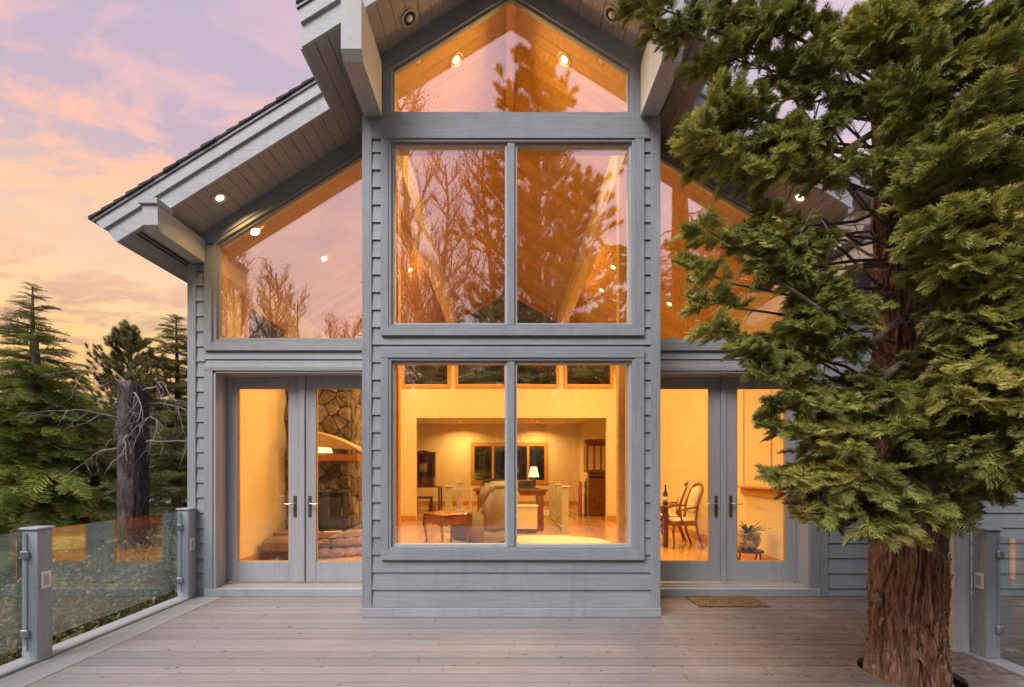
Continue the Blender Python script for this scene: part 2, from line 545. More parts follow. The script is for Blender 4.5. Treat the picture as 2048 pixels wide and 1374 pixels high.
def box_vf(x0, x1, y0, y1, z0, z1, b=0.0):
    if b <= 0:
        v = [(x, y, z) for z in (z0, z1) for y in (y0, y1) for x in (x0, x1)]
        f = [(0, 2, 3, 1), (4, 5, 7, 6), (0, 1, 5, 4), (2, 6, 7, 3), (0, 4, 6, 2), (1, 3, 7, 5)]
        return v, f
    b = min(b, (x1 - x0) * 0.45, (y1 - y0) * 0.45, (z1 - z0) * 0.45)
    bm = bmesh.new()
    vs_ = [bm.verts.new(p) for p in [(x, y, z) for z in (z0, z1) for y in (y0, y1) for x in (x0, x1)]]
    for q in [(0, 2, 3, 1), (4, 5, 7, 6), (0, 1, 5, 4), (2, 6, 7, 3), (0, 4, 6, 2), (1, 3, 7, 5)]:
        bm.faces.new([vs_[i] for i in q])
    bmesh.ops.bevel(bm, geom=bm.edges[:], offset=b, segments=1, affect='EDGES')
    v = [tuple(p.co) for p in bm.verts]
    bm.verts.index_update()
    f = [tuple(p.index for p in q.verts) for q in bm.faces]
    bm.free()
    return v, f


def box(name, x0, x1, y0, y1, z0, z1, mat, parent=None, b=0.0):
    v, f = box_vf(min(x0, x1), max(x0, x1), min(y0, y1), max(y0, y1), min(z0, z1), max(z0, z1), b)
    return mesh(name, v, f, mat, parent)


class MB:
    """collects shapes for one mesh object"""
    def __init__(self):
        self.v, self.f = [], []

    def add(self, v, f):
        k = len(self.v)
        self.v += [tuple(p) for p in v]
        self.f += [tuple(i + k for i in q) for q in f]
        return self

    def box(self, x0, x1, y0, y1, z0, z1, b=0.0):
        return self.add(*box_vf(min(x0, x1), max(x0, x1), min(y0, y1), max(y0, y1), min(z0, z1), max(z0, z1), b))

    def tube(self, pts, rad, n=8, caps=True):
        return self.add(*tube_vf(pts, rad, n, caps))

    def lathe(self, prof, c, n=20):
        v, f = [], []
        for r, z in prof:
            for i in range(n):
                a = 2 * math.pi * i / n
                v.append((c[0] + r * math.cos(a), c[1] + r * math.sin(a), c[2] + z))
        for k in range(len(prof) - 1):
            for i in range(n):
                j = (i + 1) % n
                f.append((k * n + i, k * n + j, (k + 1) * n + j, (k + 1) * n + i))
        f.append(tuple(reversed(range(n))))
        f.append(tuple((len(prof) - 1) * n + i for i in range(n)))
        return self.add(v, f)

    def turn(self, ang, c):
        ca, sa = math.cos(ang), math.sin(ang)
        self.v = [(c[0] + (x - c[0]) * ca - (y - c[1]) * sa, c[1] + (x - c[0]) * sa + (y - c[1]) * ca, z) for x, y, z in self.v]
        return self

    def build(self, name, mat, parent=None, smooth=False, origin=None):
        return mesh(name, self.v, self.f, mat, parent, smooth, origin)


def tube_vf(pts, rad, n=8, caps=True):
    pts = [Vector(p) for p in pts]
    v, f = [], []
    prev = None
    for i, p in enumerate(pts):
        d = (pts[min(i + 1, len(pts) - 1)] - pts[max(i - 1, 0)])
        if d.length < 1e-9:
            d = Vector((0, 0, 1))
        d.normalize()
        if prev is None:
            u = d.orthogonal().normalized()
        else:
            u = (prev - d * prev.dot(d))
            u = u.normalized() if u.length > 1e-6 else d.orthogonal().normalized()
        prev = u
        w = d.cross(u)
        r = rad[i] if hasattr(rad, '__len__') else rad
        for k in range(n):
            a = 2 * math.pi * k / n
            v.append(tuple(p + (u * math.cos(a) + w * math.sin(a)) * r))
    for i in range(len(pts) - 1):
        for k in range(n):
            j = (k + 1) % n
            f.append((i * n + k, i * n + j, (i + 1) * n + j, (i + 1) * n + k))
    if caps:
        f.append(tuple(reversed(range(n))))
        f.append(tuple((len(pts) - 1) * n + k for k in range(n)))
    return v, f


def prism_vf(poly, y0, y1):
    """polygon in (x, z), anticlockwise seen from -Y, pushed from y0 to y1"""
    n = len(poly)
    a = sum(poly[i][0] * poly[(i + 1) % n][1] - poly[(i + 1) % n][0] * poly[i][1] for i in range(n))
    if a < 0:
        poly = poly[::-1]
    v = [(x, y0, z) for x, z in poly] + [(x, y1, z) for x, z in poly]
    f = [tuple(range(n)), tuple(reversed(range(n, 2 * n)))]
    for i in range(n):
        j = (i + 1) % n
        f.append((i, i + n, j + n, j))
    return v, f


def prism(name, poly, y0, y1, mat, parent=None):
    v, f = prism_vf(poly, y0, y1)
    return mesh(name, v, f, mat, parent)


def prism_x(name, poly_yz, x0, x1, mat, parent=None):
    """polygon in (y, z) pushed along X"""
    n = len(poly_yz)
    a = sum(poly_yz[i][0] * poly_yz[(i + 1) % n][1] - poly_yz[(i + 1) % n][0] * poly_yz[i][1] for i in range(n))
    if a < 0:
        poly_yz = poly_yz[::-1]
    v = [(x0, y, z) for y, z in poly_yz] + [(x1, y, z) for y, z in poly_yz]
    f = [tuple(reversed(range(n))), tuple(range(n, 2 * n))]
    for i in range(n):
        j = (i + 1) % n
        f.append((i, j, j + n, i + n))
    return mesh(name, v, f, mat, parent)


def ccw(poly):
    n = len(poly)
    a = sum(poly[i][0] * poly[(i + 1) % n][1] - poly[(i + 1) % n][0] * poly[i][1] for i in range(n))
    return list(poly) if a > 0 else list(poly)[::-1]


def inset(poly, w):
    """shrink a convex polygon by w (a number, or one for each edge)"""
    poly = ccw(poly)
    n = len(poly)
    ws = [w] * n if not hasattr(w, '__len__') else w
    lines = []
    for i in range(n):
        (x0, z0), (x1, z1) = poly[i], poly[(i + 1) % n]
        dx, dz = x1 - x0, z1 - z0
        L = math.hypot(dx, dz)
        nx, nz = -dz / L, dx / L
        lines.append(((x0 + nx * ws[i], z0 + nz * ws[i]), (dx / L, dz / L)))
    out = []
    for i in range(n):
        (p, d), (q, e) = lines[i - 1], lines[i]
        den = d[0] * e[1] - d[1] * e[0]
        t = ((q[0] - p[0]) * e[1] - (q[1] - p[1]) * e[0]) / den
        out.append((p[0] + d[0] * t, p[1] + d[1] * t))
    return out


def ring(name, poly, w, y0, y1, mats, parent):
    """one mitred piece for each edge of a convex polygon; returns the inner polygon"""
    poly = ccw(poly)
    inn = inset(poly, w)
    n = len(poly)
    for i in range(n):
        j = (i + 1) % n
        dx, dz = poly[j][0] - poly[i][0], poly[j][1] - poly[i][1]
        m = mats[0] if abs(dx) > abs(dz) else mats[1]
        prism(name, [poly[i], poly[j], inn[j], inn[i]], y0, y1, m, parent)
    return inn


def rect(x0, x1, z0, z1):
    return [(x0, z0), (x1, z0), (x1, z1), (x0, z1)]


def copy_tree(o, parent=None):
    c = o.copy()
    C.objects.link(c)
    WL[c.name] = WL[o.name].copy()
    if parent is not None:
        c.parent = parent
    for ch in list(o.children):
        copy_tree(ch, c)
    return c
# ------------------------------------------------------------------ the house
XC = 0.065                      # ridge
SL = 0.625                      # roof slope
YB, YM, YD = 5.06, 5.855, 6.06   # bay front, main wall, door plane
YBK, YAL = 13.0, 18.4            # back wall of the big room, back wall of the room beyond
BL, BR = -1.487, 1.617           # bay sides
ML, MR = -3.826, 3.956           # house corners under the gable
FZ = 0.13                       # floor inside
ROW = 0.1825                    # siding exposure


def sof(x):
    return 6.70 - SL * abs(x - XC)


def ceil_z(x):
    return sof(x) - 0.06


house = empty('house', (XC, YM, 0))
tag(house, 'grey wooden gabled house with tall glowing windows and a projecting centre bay', 'house')


def lap(x0, x1, z0, z1, y, mat='paint_h', top=0.008):
    """one bevelled lap-siding board"""
    g = RND.uniform(-0.0012, 0.0012)
    prism_x('siding_board', [(y - 0.024 + g, z0 + 0.004), (y - top, z1), (y, z1), (y, z0 + 0.004)], x0, x1, mat, house)


# --- bay front
WX0, WX1 = -1.289, 1.444         # window casings, outer
LOW = (0.598, 2.795)
UPP = (2.928, 4.978)
for k in range(28):
    z0 = 0.094 + ROW * k
    z1 = min(z0 + ROW, 4.978)
    if z0 >= 4.97:
        break
    for a, b in ((BL + 0.1, WX0), (WX1, BR - 0.1)):
        inside = any(z1 > lo + 0.002 and z0 < hi - 0.002 for lo, hi in (LOW, UPP))
        if inside:
            lap(a, b, z0, z1, YB)
    for lo, hi in ((0.094, LOW[0] + 0.05), (LOW[1] - 0.05, UPP[0] + 0.05)):
        c0, c1 = max(z0, lo), min(z1, hi)
        if c1 - c0 > 0.02:
            if z1 > LOW[0] + 0.002 and z0 < UPP[1] and not (z0 > LOW[1] and z1 < UPP[0]):
                lap(WX0, WX1, c0, c1, YB)          # ends butt against the short boards beside the casing
            else:
                lap(BL + 0.1, BR - 0.1, c0, c1, YB)
for a, b in ((BL, BL + 0.1), (BR - 0.1, BR)):
    box('corner_board', a, b, YB - 0.032, YB + 0.07, 0.094, 5.21, 'paint_v', house, 0.003)
box('base_board', BL - 0.006, BR + 0.006, YB - 0.04, YB + 0.05, 0.002, 0.094, 'paint_step', house, 0.003)
box('header_board', BL + 0.1, BR - 0.1, YB - 0.034, YB + 0.02, 4.978, 5.218, 'paint_h', house, 0.003)
# solid wall behind the boards
for a in (rect(BL, WX0 + 0.05, 0, 5.3), rect(WX1 - 0.05, BR, 0, 5.3), rect(WX0 + 0.05, WX1 - 0.05, 0, LOW[0] + 0.09),
          rect(WX0 + 0.05, WX1 - 0.05, LOW[1] - 0.09, UPP[0] + 0.09), rect(WX0 + 0.05, WX1 - 0.05, UPP[1] - 0.02, 5.23)):
    prism('wall_core', a, YB + 0.001, YB + 0.13, 'plaster', house)
# bay sides
for x0, x1 in ((BL + 0.002, BL + 0.1), (BR - 0.1, BR - 0.002)):
    top = sof((x0 + x1) / 2) - 0.02
    box('bay_side_wall', x0, x1, YB + 0.131, YM + 0.2, 0, top, 'paint_y', house)


def glazed(wname, poly, mats, y, fw=0.045, sash=0.025, glassm='window_glass', depth=0.085):
    """frame and sash round one pane, set into the wall; poly is the rough opening"""
    w = empty(wname, (sum(p[0] for p in poly) / len(poly), y, min(p[1] for p in poly)), house)
    inn = ring('frame', poly, fw, y - 0.012, y + depth, mats, w)
    inn2 = ring('sash', inn, sash, y + 0.022, y + depth - 0.01, mats, w)
    prism('pane', inset(inn2, -0.004), y + 0.042, y + 0.050, glassm, w)
    return w, inn2


def pair_window(x0, x1, z0, z1, zc0, zc1, gm='window_glass'):
    """two big lights side by side with a mullion, inside a casing"""
    outer = rect(WX0, WX1, zc0, zc1)
    w = empty('window', ((x0 + x1) / 2, YB, zc0), house)
    # casing boards
    prism('casing', rect(WX0, WX1, zc0, z0 - 0.055), YB - 0.050, YB + 0.01, 'paint_h', w)
    prism('casing', rect(WX0, WX1, z1 + 0.052, zc1), YB - 0.050, YB + 0.01, 'paint_h', w)
    prism('casing', rect(WX0, x0 - 0.055, z0 - 0.055, z1 + 0.052), YB - 0.046, YB + 0.01, 'paint_v', w)
    prism('casing', rect(x1 + 0.055, WX1, z0 - 0.055, z1 + 0.052), YB - 0.046, YB + 0.01, 'paint_v', w)
    op = rect(x0 - 0.055, x1 + 0.055, z0 - 0.055, z1 + 0.052)
    inn = ring('frame', op, 0.028, YB - 0.036, YB + 0.10, ('paint_h', 'paint_v'), w)
    xm = (x0 + x1) / 2 - 0.005
    box('mullion', xm - 0.04, xm + 0.04, YB - 0.028, YB + 0.095, z0 - 0.027, z1 + 0.024, 'paint_v', w, 0.006)
    for a, b in ((x0 - 0.027, xm - 0.04), (xm + 0.04, x1 + 0.027)):
        i2 = ring('sash', rect(a, b, z0 - 0.027, z1 + 0.024), 0.024, YB - 0.005, YB + 0.09, ('paint_white', 'paint_white'), w)
        prism('pane', inset(i2, -0.003), YB + 0.030, YB + 0.038, gm, w)
    # inside lining
    ring('inner_lining', rect(x0 - 0.06, x1 + 0.06, z0 - 0.05, z1 + 0.05), 0.03, YB + 0.101, YB + 0.19, ('trim_wood', 'trim_wood'), w)
    return w


GX0, GX1 = -1.157, 1.2925
pair_window(GX0, GX1, 0.755, 2.644, *LOW, gm='lower_glass')
pair_window(GX0, GX1, 3.068, 4.92, *UPP)

# top window of the bay, under the gable
xa, xb = -1.215, 1.345
topop = [(xa, 5.222), (xb, 5.222), (xb, sof(xb) - 0.16), (XC, sof(XC) - 0.16), (xa, sof(xa) - 0.16)]
w_top, _ = glazed('window', topop, ('paint_h', 'paint_v'), YB - 0.012, 0.036, 0.022)
# boards between that window and the soffit
for s in (-1, 1):
    xo, xi = (BL, XC) if s < 0 else (BR, XC)
    xw = xa if s < 0 else xb
    prism('gable_board', [(xo, sof(xo) - 0.001), (xi, sof(xi) - 0.001), (xi, sof(xi) - 0.162), (xw, sof(xw) - 0.162), (xo, sof(xo) - 0.162)], YB - 0.03, YB + 0.11, 'paint_h', house)
    prism('gable_side_board', [(xo, 5.222), (xw, 5.222), (xw, sof(xw) - 0.164), (xo, sof(xo) - 0.164)], YB - 0.02, YB + 0.11, 'paint_v', house)

# nail heads on the bay's boards and trim
m = MB()


def nail(x, z, y):
    x += RND.uniform(-.01, .01)
    z += RND.uniform(-.006, .006)
    r_ = RND.uniform(.0028, .0042)
    k = len(m.v)
    m.v += [(x + r_ * math.cos(a * math.pi / 3), y - 0.0012, z + r_ * math.sin(a * math.pi / 3)) for a in range(6)] + [(x + r_ * math.cos(a * math.pi / 3), y + 0.004, z + r_ * math.sin(a * math.pi / 3)) for a in range(6)]
    m.f += [tuple(k + a for a in (0, 5, 4, 3, 2, 1))[::-1]] + [(k + a, k + (a + 1) % 6, k + 6 + (a + 1) % 6, k + 6 + a)[::-1] for a in range(6)]


for k in range(3):
    for i in range(8):
        nail(-1.3 + i * 0.40, 0.094 + ROW * k + 0.03, YB - 0.0235)
for i in range(9):
    nail(-1.4 + i * 0.37, 0.05, YB - 0.0405)
    nail(-1.33 + i * 0.34, 5.0, YB - 0.0345)
    nail(-1.33 + i * 0.34, 5.19, YB - 0.0345)
for z in (0.65, 2.745, 2.97, 4.95):
    for i in range(7):
        nail(-1.24 + i * 0.44, z, YB - 0.0505)
for z in np.arange(0.2, 5.1, 0.42):
    nail(BL + 0.05, z, YB - 0.0325)
    nail(BR - 0.05, z, YB - 0.0325)
nh = m.build('nail_heads', 'iron', house)
nh['kind'] = 'stuff'

# --- main wall, both sides of the bay
PX0 = (BL, BR)


def main_side(s):
    """s=-1 left of the bay, +1 right of it"""
    def sx(l, r):
        return l if s < 0 else r
    corner = sx(ML, MR)
    jam = sx(-3.517, 3.684)                 # outer jamb of the door opening
    cas = sx(-3.62, 3.79)
    win = sx(-3.53, 3.672)                  # gable window opening
    bay = sx(BL, BR)
    dirn = -s
    # the tall sloping window
    zb = 3.06
    wo = [(win, zb), (bay, zb), (bay, sof(bay) - 0.17), (win, sof(win) - 0.17)]
    w, inn = glazed('window', wo, ('paint_h', 'paint_v'), YM - 0.01, 0.042, 0.024, 'gable_glass')
    prism('sill', rect(min(win - 0.0, bay), max(win, bay), 2.966, zb), YM - 0.046, YM + 0.1, 'paint_h', w)
    prism('lining', [(win - dirn * 0.0, zb - 0.03), (win + dirn * 0.05, zb - 0.03), (win + dirn * 0.05, sof(win) - 0.2), (win, sof(win) - 0.2)], YM + 0.076, YM + 0.21, 'trim_wood', w)
    # frieze board under the soffit
    cx_ = corner
    prism('frieze_board', [(cx_, sof(cx_) - 0.002), (bay, sof(bay) - 0.002), (bay, sof(bay) - 0.172), (cx_, sof(cx_) - 0.172)], YM - 0.036, YM + 0.1, 'paint_h', house)
    prism('casing', rect(min(win, cas), max(win, cas), 2.966, sof(win) - 0.22), YM - 0.045, YM + 0.02, 'paint_v', house)
    # corner board, siding strip
    if s < 0:
        box('corner_board', ML, ML + 0.1, YM - 0.034, YM + 0.08, -0.9, 4.0, 'paint_v', house, 0.003)
        c0, c1 = ML + 0.1, cas
        for k in range(-5, 24):
            z0 = 0.094 + ROW * k
            if z0 > 4.0:
                break
            lap(c0, c1, z0, min(z0 + ROW, 4.02), YM)
    # boards between the sill and the door
    for z0, z1 in ((2.86, 2.966), (2.765, 2.86)):
        lap(min(cas, bay), max(cas, bay), z0, z1, YM)
    # door casing
    prism('door_head_casing', rect(min(cas, bay), max(cas, bay), 2.722, 2.765), YM - 0.045, YM + 0.02, 'paint_h', house)
    prism('door_side_casing', rect(min(cas, jam), max(cas, jam), 0.0, 2.722), YM - 0.042, YM + 0.02, 'paint_v', house)
    # wall cores
    prism('wall_core', [(corner, -0.9), (jam, -0.9), (jam, 3.08), (win, 3.08), (win, sof(win) - 0.15), (corner, sof(corner) - 0.01)], YM + 0.021, YM + 0.2, 'plaster', house)
    prism('wall_core', rect(min(jam, bay), max(jam, bay), 2.715, 3.07), YM + 0.021, YM + 0.2, 'plaster', house)
    prism('wall_core', [(win, sof(win) - 0.172), (bay, sof(bay) - 0.172), (bay, sof(bay)), (win, sof(win))], YM + 0.101, YM + 0.2, 'plaster', house)
    prism('foundation', rect(min(jam, bay), max(jam, bay), -0.9, 0.0), YM, YM + 0.2, 'concrete', house)
    # jamb and head of the recessed doorway
    prism('door_jamb', rect(min(jam, jam - s * 0.03), max(jam, jam - s * 0.03), 0.1, 2.72), YM - 0.03, YD + 0.08, 'paint_door', house)
    prism('door_head', rect(min(jam, bay), max(jam, bay), 2.696, 2.722), YM - 0.03, YD + 0.08, 'paint_door', house)
    # step and threshold
    box('door_step', cas, bay, YM - 0.05, YM + 0.05, 0.002, 0.098, 'paint_step', house, 0.004)
    box('threshold', min(jam, bay), max(jam, bay), YM + 0.05, YD + 0.12, 0.004, 0.108, 'deck_border', house, 0.003)
    # the pair of leaves
    if s < 0:
        leaves = ((-3.484, -2.575, 1), (-2.5, -1.56, -1))
        ast = (-2.572, -2.503)
    else:
        leaves = ((1.76, 2.70, 1), (2.773, 3.652, -1))
        ast = (2.703, 2.770)
    box('astragal', ast[0], ast[1], YD - 0.022, YD + 0.04, 0.128, 2.694, 'paint_door', house, 0.006)
    for x0, x1, hs in leaves:
        d = empty('door', ((x0 + x1) / 2, YD, 0.125), house)
        st = 0.132
        lo, hi = 0.375, 2.554
        box('stile', x0, x0 + st, YD, YD + 0.045, 0.128, 2.69, 'paint_door', d, 0.003)
        box('stile', x1 - st, x1, YD, YD + 0.045, 0.128, 2.69, 'paint_door', d, 0.003)
        box('rail', x0 + st + 0.001, x1 - st - 0.001, YD + 0.002, YD + 0.043, 0.128, lo, 'paint_door', d, 0.003)
        box('rail', x0 + st + 0.001, x1 - st - 0.001, YD + 0.002, YD + 0.043, hi, 2.69, 'paint_door', d, 0.003)
        i2 = ring('glazing_bead', rect(x0 + st, x1 - st, lo, hi), 0.012, YD + 0.010, YD + 0.038, ('trim_wood', 'trim_wood'), d)
        prism('pane', inset(i2, -0.003), YD + 0.018, YD + 0.025, 'door_glass', d)
        hx = x1 - 0.055 if hs > 0 else x0 + 0.055
        pl = box('handle_plate', hx - 0.021, hx + 0.021, YD - 0.009, YD + 0.002, 0.935, 1.205, 'brass', d, 0.006)
        m = MB()
        m.tube([(hx, YD - 0.004, 1.105), (hx, YD - 0.05, 1.105)], 0.009, 8)
        q = -hs
        m.tube([(hx, YD - 0.05, 1.105), (hx + q * 0.03, YD - 0.053, 1.107), (hx + q * 0.075, YD - 0.055, 1.099), (hx + q * 0.11, YD - 0.055, 1.104), (hx + q * 0.128, YD - 0.053, 1.107)], [0.009, 0.009, 0.007, 0.007, 0.005], 8)
        m.build('handle', 'nickel', d, True)
        b = MB().tube([(hx, YD - 0.010, 0.985), (hx, YD - 0.018, 0.985)], 0.008, 8)
        b.build('lock_cylinder', 'nickel', d)


main_side(-1)
main_side(1)

# siding to the right of the right-hand door, running on along the lower wing
WXR = 7.2
box('corner_board', 3.79, 3.895, YM - 0.034, YM + 0.02, 0.002, 4.05, 'paint_v', house, 0.003)
for k in range(-1, 23):
    z0 = 0.094 + ROW * k
    z0c = max(z0, 0.004)
    if z0 > 3.9:
        break
    joint = 5.3 + 0.9 * math.sin(k * 2.3)
    lap(3.895, joint - 0.001, z0c, min(z0 + ROW, 4.0), YM)
    lap(joint + 0.001, WXR, z0c, min(z0 + ROW, 4.0), YM)
prism('wall_core', rect(MR, WXR, -0.6, 4.02), YM + 0.002, YM + 0.2, 'plaster', house)
prism('wing_fascia', rect(MR + 0.02, WXR + 0.3, 4.02, 4.22), YM - 0.5, YM - 0.47, 'paint_white', house)
box('wing_soffit', MR + 0.02, WXR + 0.3, YM - 0.47, YM + 0.2, 4.03, 4.05, 'paint_soffit', house)
prism_x('wing_roof', [(YM - 0.56, 4.225), (YM + 3.4, 5.6), (YM + 3.4, 5.72), (YM - 0.56, 4.30)], MR + 0.65, WXR + 0.3, 'shingle', house)
box('wing_side_wall', WXR - 0.1, WXR, YM + 0.2, YM + 3.5, -0.6, 4.02, 'paint_y', house)
# tall weathered porch post by the tree, with the beam it carries
box('porch_post', 3.79, 3.935, 4.08, 4.225, -0.3, 3.72, 'paint_weathered', house, 0.005)
box('porch_beam', 3.80, 3.925, 4.09, YM - 0.03, 3.722, 3.95, 'paint_beam', house, 0.006)

# --- side and rear walls of the big room (outer skins)
box('side_wall', ML + 0.002, ML + 0.14, YM + 0.081, YBK + 0.2, -0.9, 4.24, 'paint_y', house)
box('side_wall', MR - 0.14, MR - 0.002, YM + 0.201, YBK + 0.2, -0.9, 4.24, 'paint_y', house)

# --- roof: soffit boards, slabs, fascias, shingles
YF, YP = 5.26, 4.50              # rake fascia of the main gable, of the prow over the bay
PXL, PXR = -1.893, 2.023          # sides of the prow roof
EL, ER = -4.23, 4.36              # eaves
pit = 0.1155


def slope_piece(name, x0, x1, y0, y1, lo, hi, mat, parent=house):
    """board lying in the roof slope, lo..hi measured straight up from the soffit plane"""
    prism(name, [(x0, sof(x0) + lo), (x1, sof(x1) + lo), (x1, sof(x1) + hi), (x0, sof(x0) + hi)], y0, y1, mat, parent)


for s in (-1, 1):
    k = 0
    while True:
        a = XC + s * k * pit
        b = XC + s * (k + 1) * pit
        k += 1
        far = ER if s > 0 else EL
        if abs(a - XC) >= abs(far - XC) - 0.02:
            break
        if abs(b - XC) > abs(far - XC):
            b = far
        mid = (a + b) / 2
        y0 = YP + 0.03 if PXL < mid < PXR else YF + 0.028
        inside_bay = BL < mid < BR
        out = not (ML < mid < MR)
        y1 = YB + 0.01 if inside_bay else (YBK + 0.2 if out else YM + 0.02)
        g = 0.0026
        lo_, hi_ = (a + s * g, b - s * g)
        slope_piece('soffit_board', lo_, hi_, y0, y1, 0.0, 0.02, 'paint_soffit')
    # structural slab above the boards
    edge = EL if s < 0 else ER
    pe = PXL if s < 0 else PXR
    slope_piece('roof_slab', XC, edge, YF + 0.027, YBK + 0.6, 0.021, 0.33, 'paint_y')
    slope_piece('prow_slab', XC, pe, YP + 0.027, YF + 0.026, 0.021, 0.33, 'paint_y')
    # rake fascias: a deep lower board and a prouder upper one
    tip = edge + s * 0.21
    prism('rake_fascia', [(pe, sof(pe) - 0.006), (edge, sof(edge) - 0.006), (edge + s * 0.11, sof(edge + s * 0.11) + 0.20), (pe, sof(pe) + 0.20)], YF, YF + 0.026, 'paint_white', house)
    prism('rake_fascia', [(pe, sof(pe) + 0.20), (edge + s * 0.12, sof(edge + s * 0.12) + 0.20), (tip, sof(tip) + 0.335), (pe, sof(pe) + 0.335)], YF - 0.026, YF + 0.026, 'paint_white', house)
    prism('rake_flashing', [(pe, sof(pe) + 0.336), (tip + s * 0.01, sof(tip) + 0.33), (tip + s * 0.03, sof(tip) + 0.368), (pe, sof(pe) + 0.375)], YF - 0.04, YF + 0.026, 'flashing', house)
    prism('rake_fascia', [(XC, sof(XC) - 0.006), (pe, sof(pe) - 0.006), (pe, sof(pe) + 0.20), (XC, sof(XC) + 0.20)], YP, YP + 0.026, 'paint_white', house)
    prism('rake_fascia', [(XC, sof(XC) + 0.20), (pe, sof(pe) + 0.20), (pe + s * 0.03, sof(pe) + 0.317), (XC, sof(XC) + 0.335)], YP - 0.026, YP + 0.026, 'paint_white', house)
    prism('rake_flashing', [(XC, sof(XC) + 0.336), (pe + s * 0.03, sof(pe) + 0.32), (pe + s * 0.05, sof(pe) + 0.355), (XC, sof(XC) + 0.375)], YP - 0.04, YP + 0.026, 'flashing', house)
    # side of the prow and eave board
    prism('prow_side_board', [(pe + s * 0.001, sof(pe) - 0.004), (pe + s * 0.024, sof(pe) - 0.004), (pe + s * 0.024, sof(pe) + 0.31), (pe + s * 0.001, sof(pe) + 0.318)], YP + 0.027, YF + 0.2, 'paint_white', house)
    prism('eave_board', [(edge + s * 0.001, sof(edge) - 0.004), (edge + s * 0.11, sof(edge) + 0.13), (tip, sof(edge) + 0.20), (edge + s * 0.001, sof(edge) + 0.30)], YF + 0.027, YBK + 0.6, 'paint_white', house)
    # shingle courses, each a little proud of the one above
    n = 0
    x = abs(edge - XC) + 0.26
    while x > 0.0:
        xo, xi = XC + s * x, XC + s * max(x - 0.155, 0.0)
        y0 = (YP if x - 0.06 <= abs(pe - XC) + 0.02 else YF) - 0.055 + RND.uniform(-0.006, 0.006)
        if YP < y0 and x - 0.155 < abs(pe - XC) + 0.05:
            pass
        prism('shingle_course', [(xo, sof(xo) + 0.376), (xi, sof(xi) + 0.376), (xi, sof(xi) + 0.392), (xo, sof(xo) + 0.412)], y0, YBK + 0.6, 'shingle', house)
        x -= 0.135
        n += 1
    # soffit vent near the eave
    xv = edge - s * 0.17
    for q in (0, 1):
        slope_piece('soffit_vent', xv - s * 0.035 * q, xv - s * (0.035 * q + 0.022), YF + 0.06, YM + 5.0, -0.004, -0.001, 'iron')

# beams that carry the overhangs
for x0, x1 in ((-1.46, -1.277), (1.407, 1.590)):
    zt = max(sof(x0), sof(x1)) + 0.005
    m = MB()
    za, zb_ = 5.205, min(sof(x0), sof(x1)) + 0.002
    yf = 4.30
    prof = [(YB - 0.03, za), (yf + 0.05, za), (yf, za + 0.075), (yf, zb_), (YB - 0.03, zb_)]
    prism_x('prow_beam', prof, x0, x1, 'paint_beam', house)
for s, x0, x1 in ((-1, -3.765, -3.605), (1, 3.735, 3.895)):
    yf = 5.02
    prism_x('corner_beam', [(YM - 0.03, 4.02), (yf + 0.05, 4.02), (yf, 4.075), (yf, 4.285), (YM - 0.03, 4.285)], x0, x1, 'paint_beam', house)
    box('beam_cap', x0 - 0.03, x1 + 0.012, yf - 0.025, YF - 0.03, 4.287, 4.345, 'paint_white', house, 0.004)

# dark floodlight under the right eave
m = MB()
m.tube([(3.66, 4.98, 4.30), (3.72, 5.02, 4.33), (3.86, 5.10, 4.40)], [0.075, 0.10, 0.10], 16)
m.tube([(3.86, 5.10, 4.40), (3.9, 5.22, 4.45)], 0.02, 8)
fl = m.build('floodlight', 'flood_grey', None, False)
tag(fl, 'dark grey round floodlight under the right eave beside the tree trunk', 'floodlight')


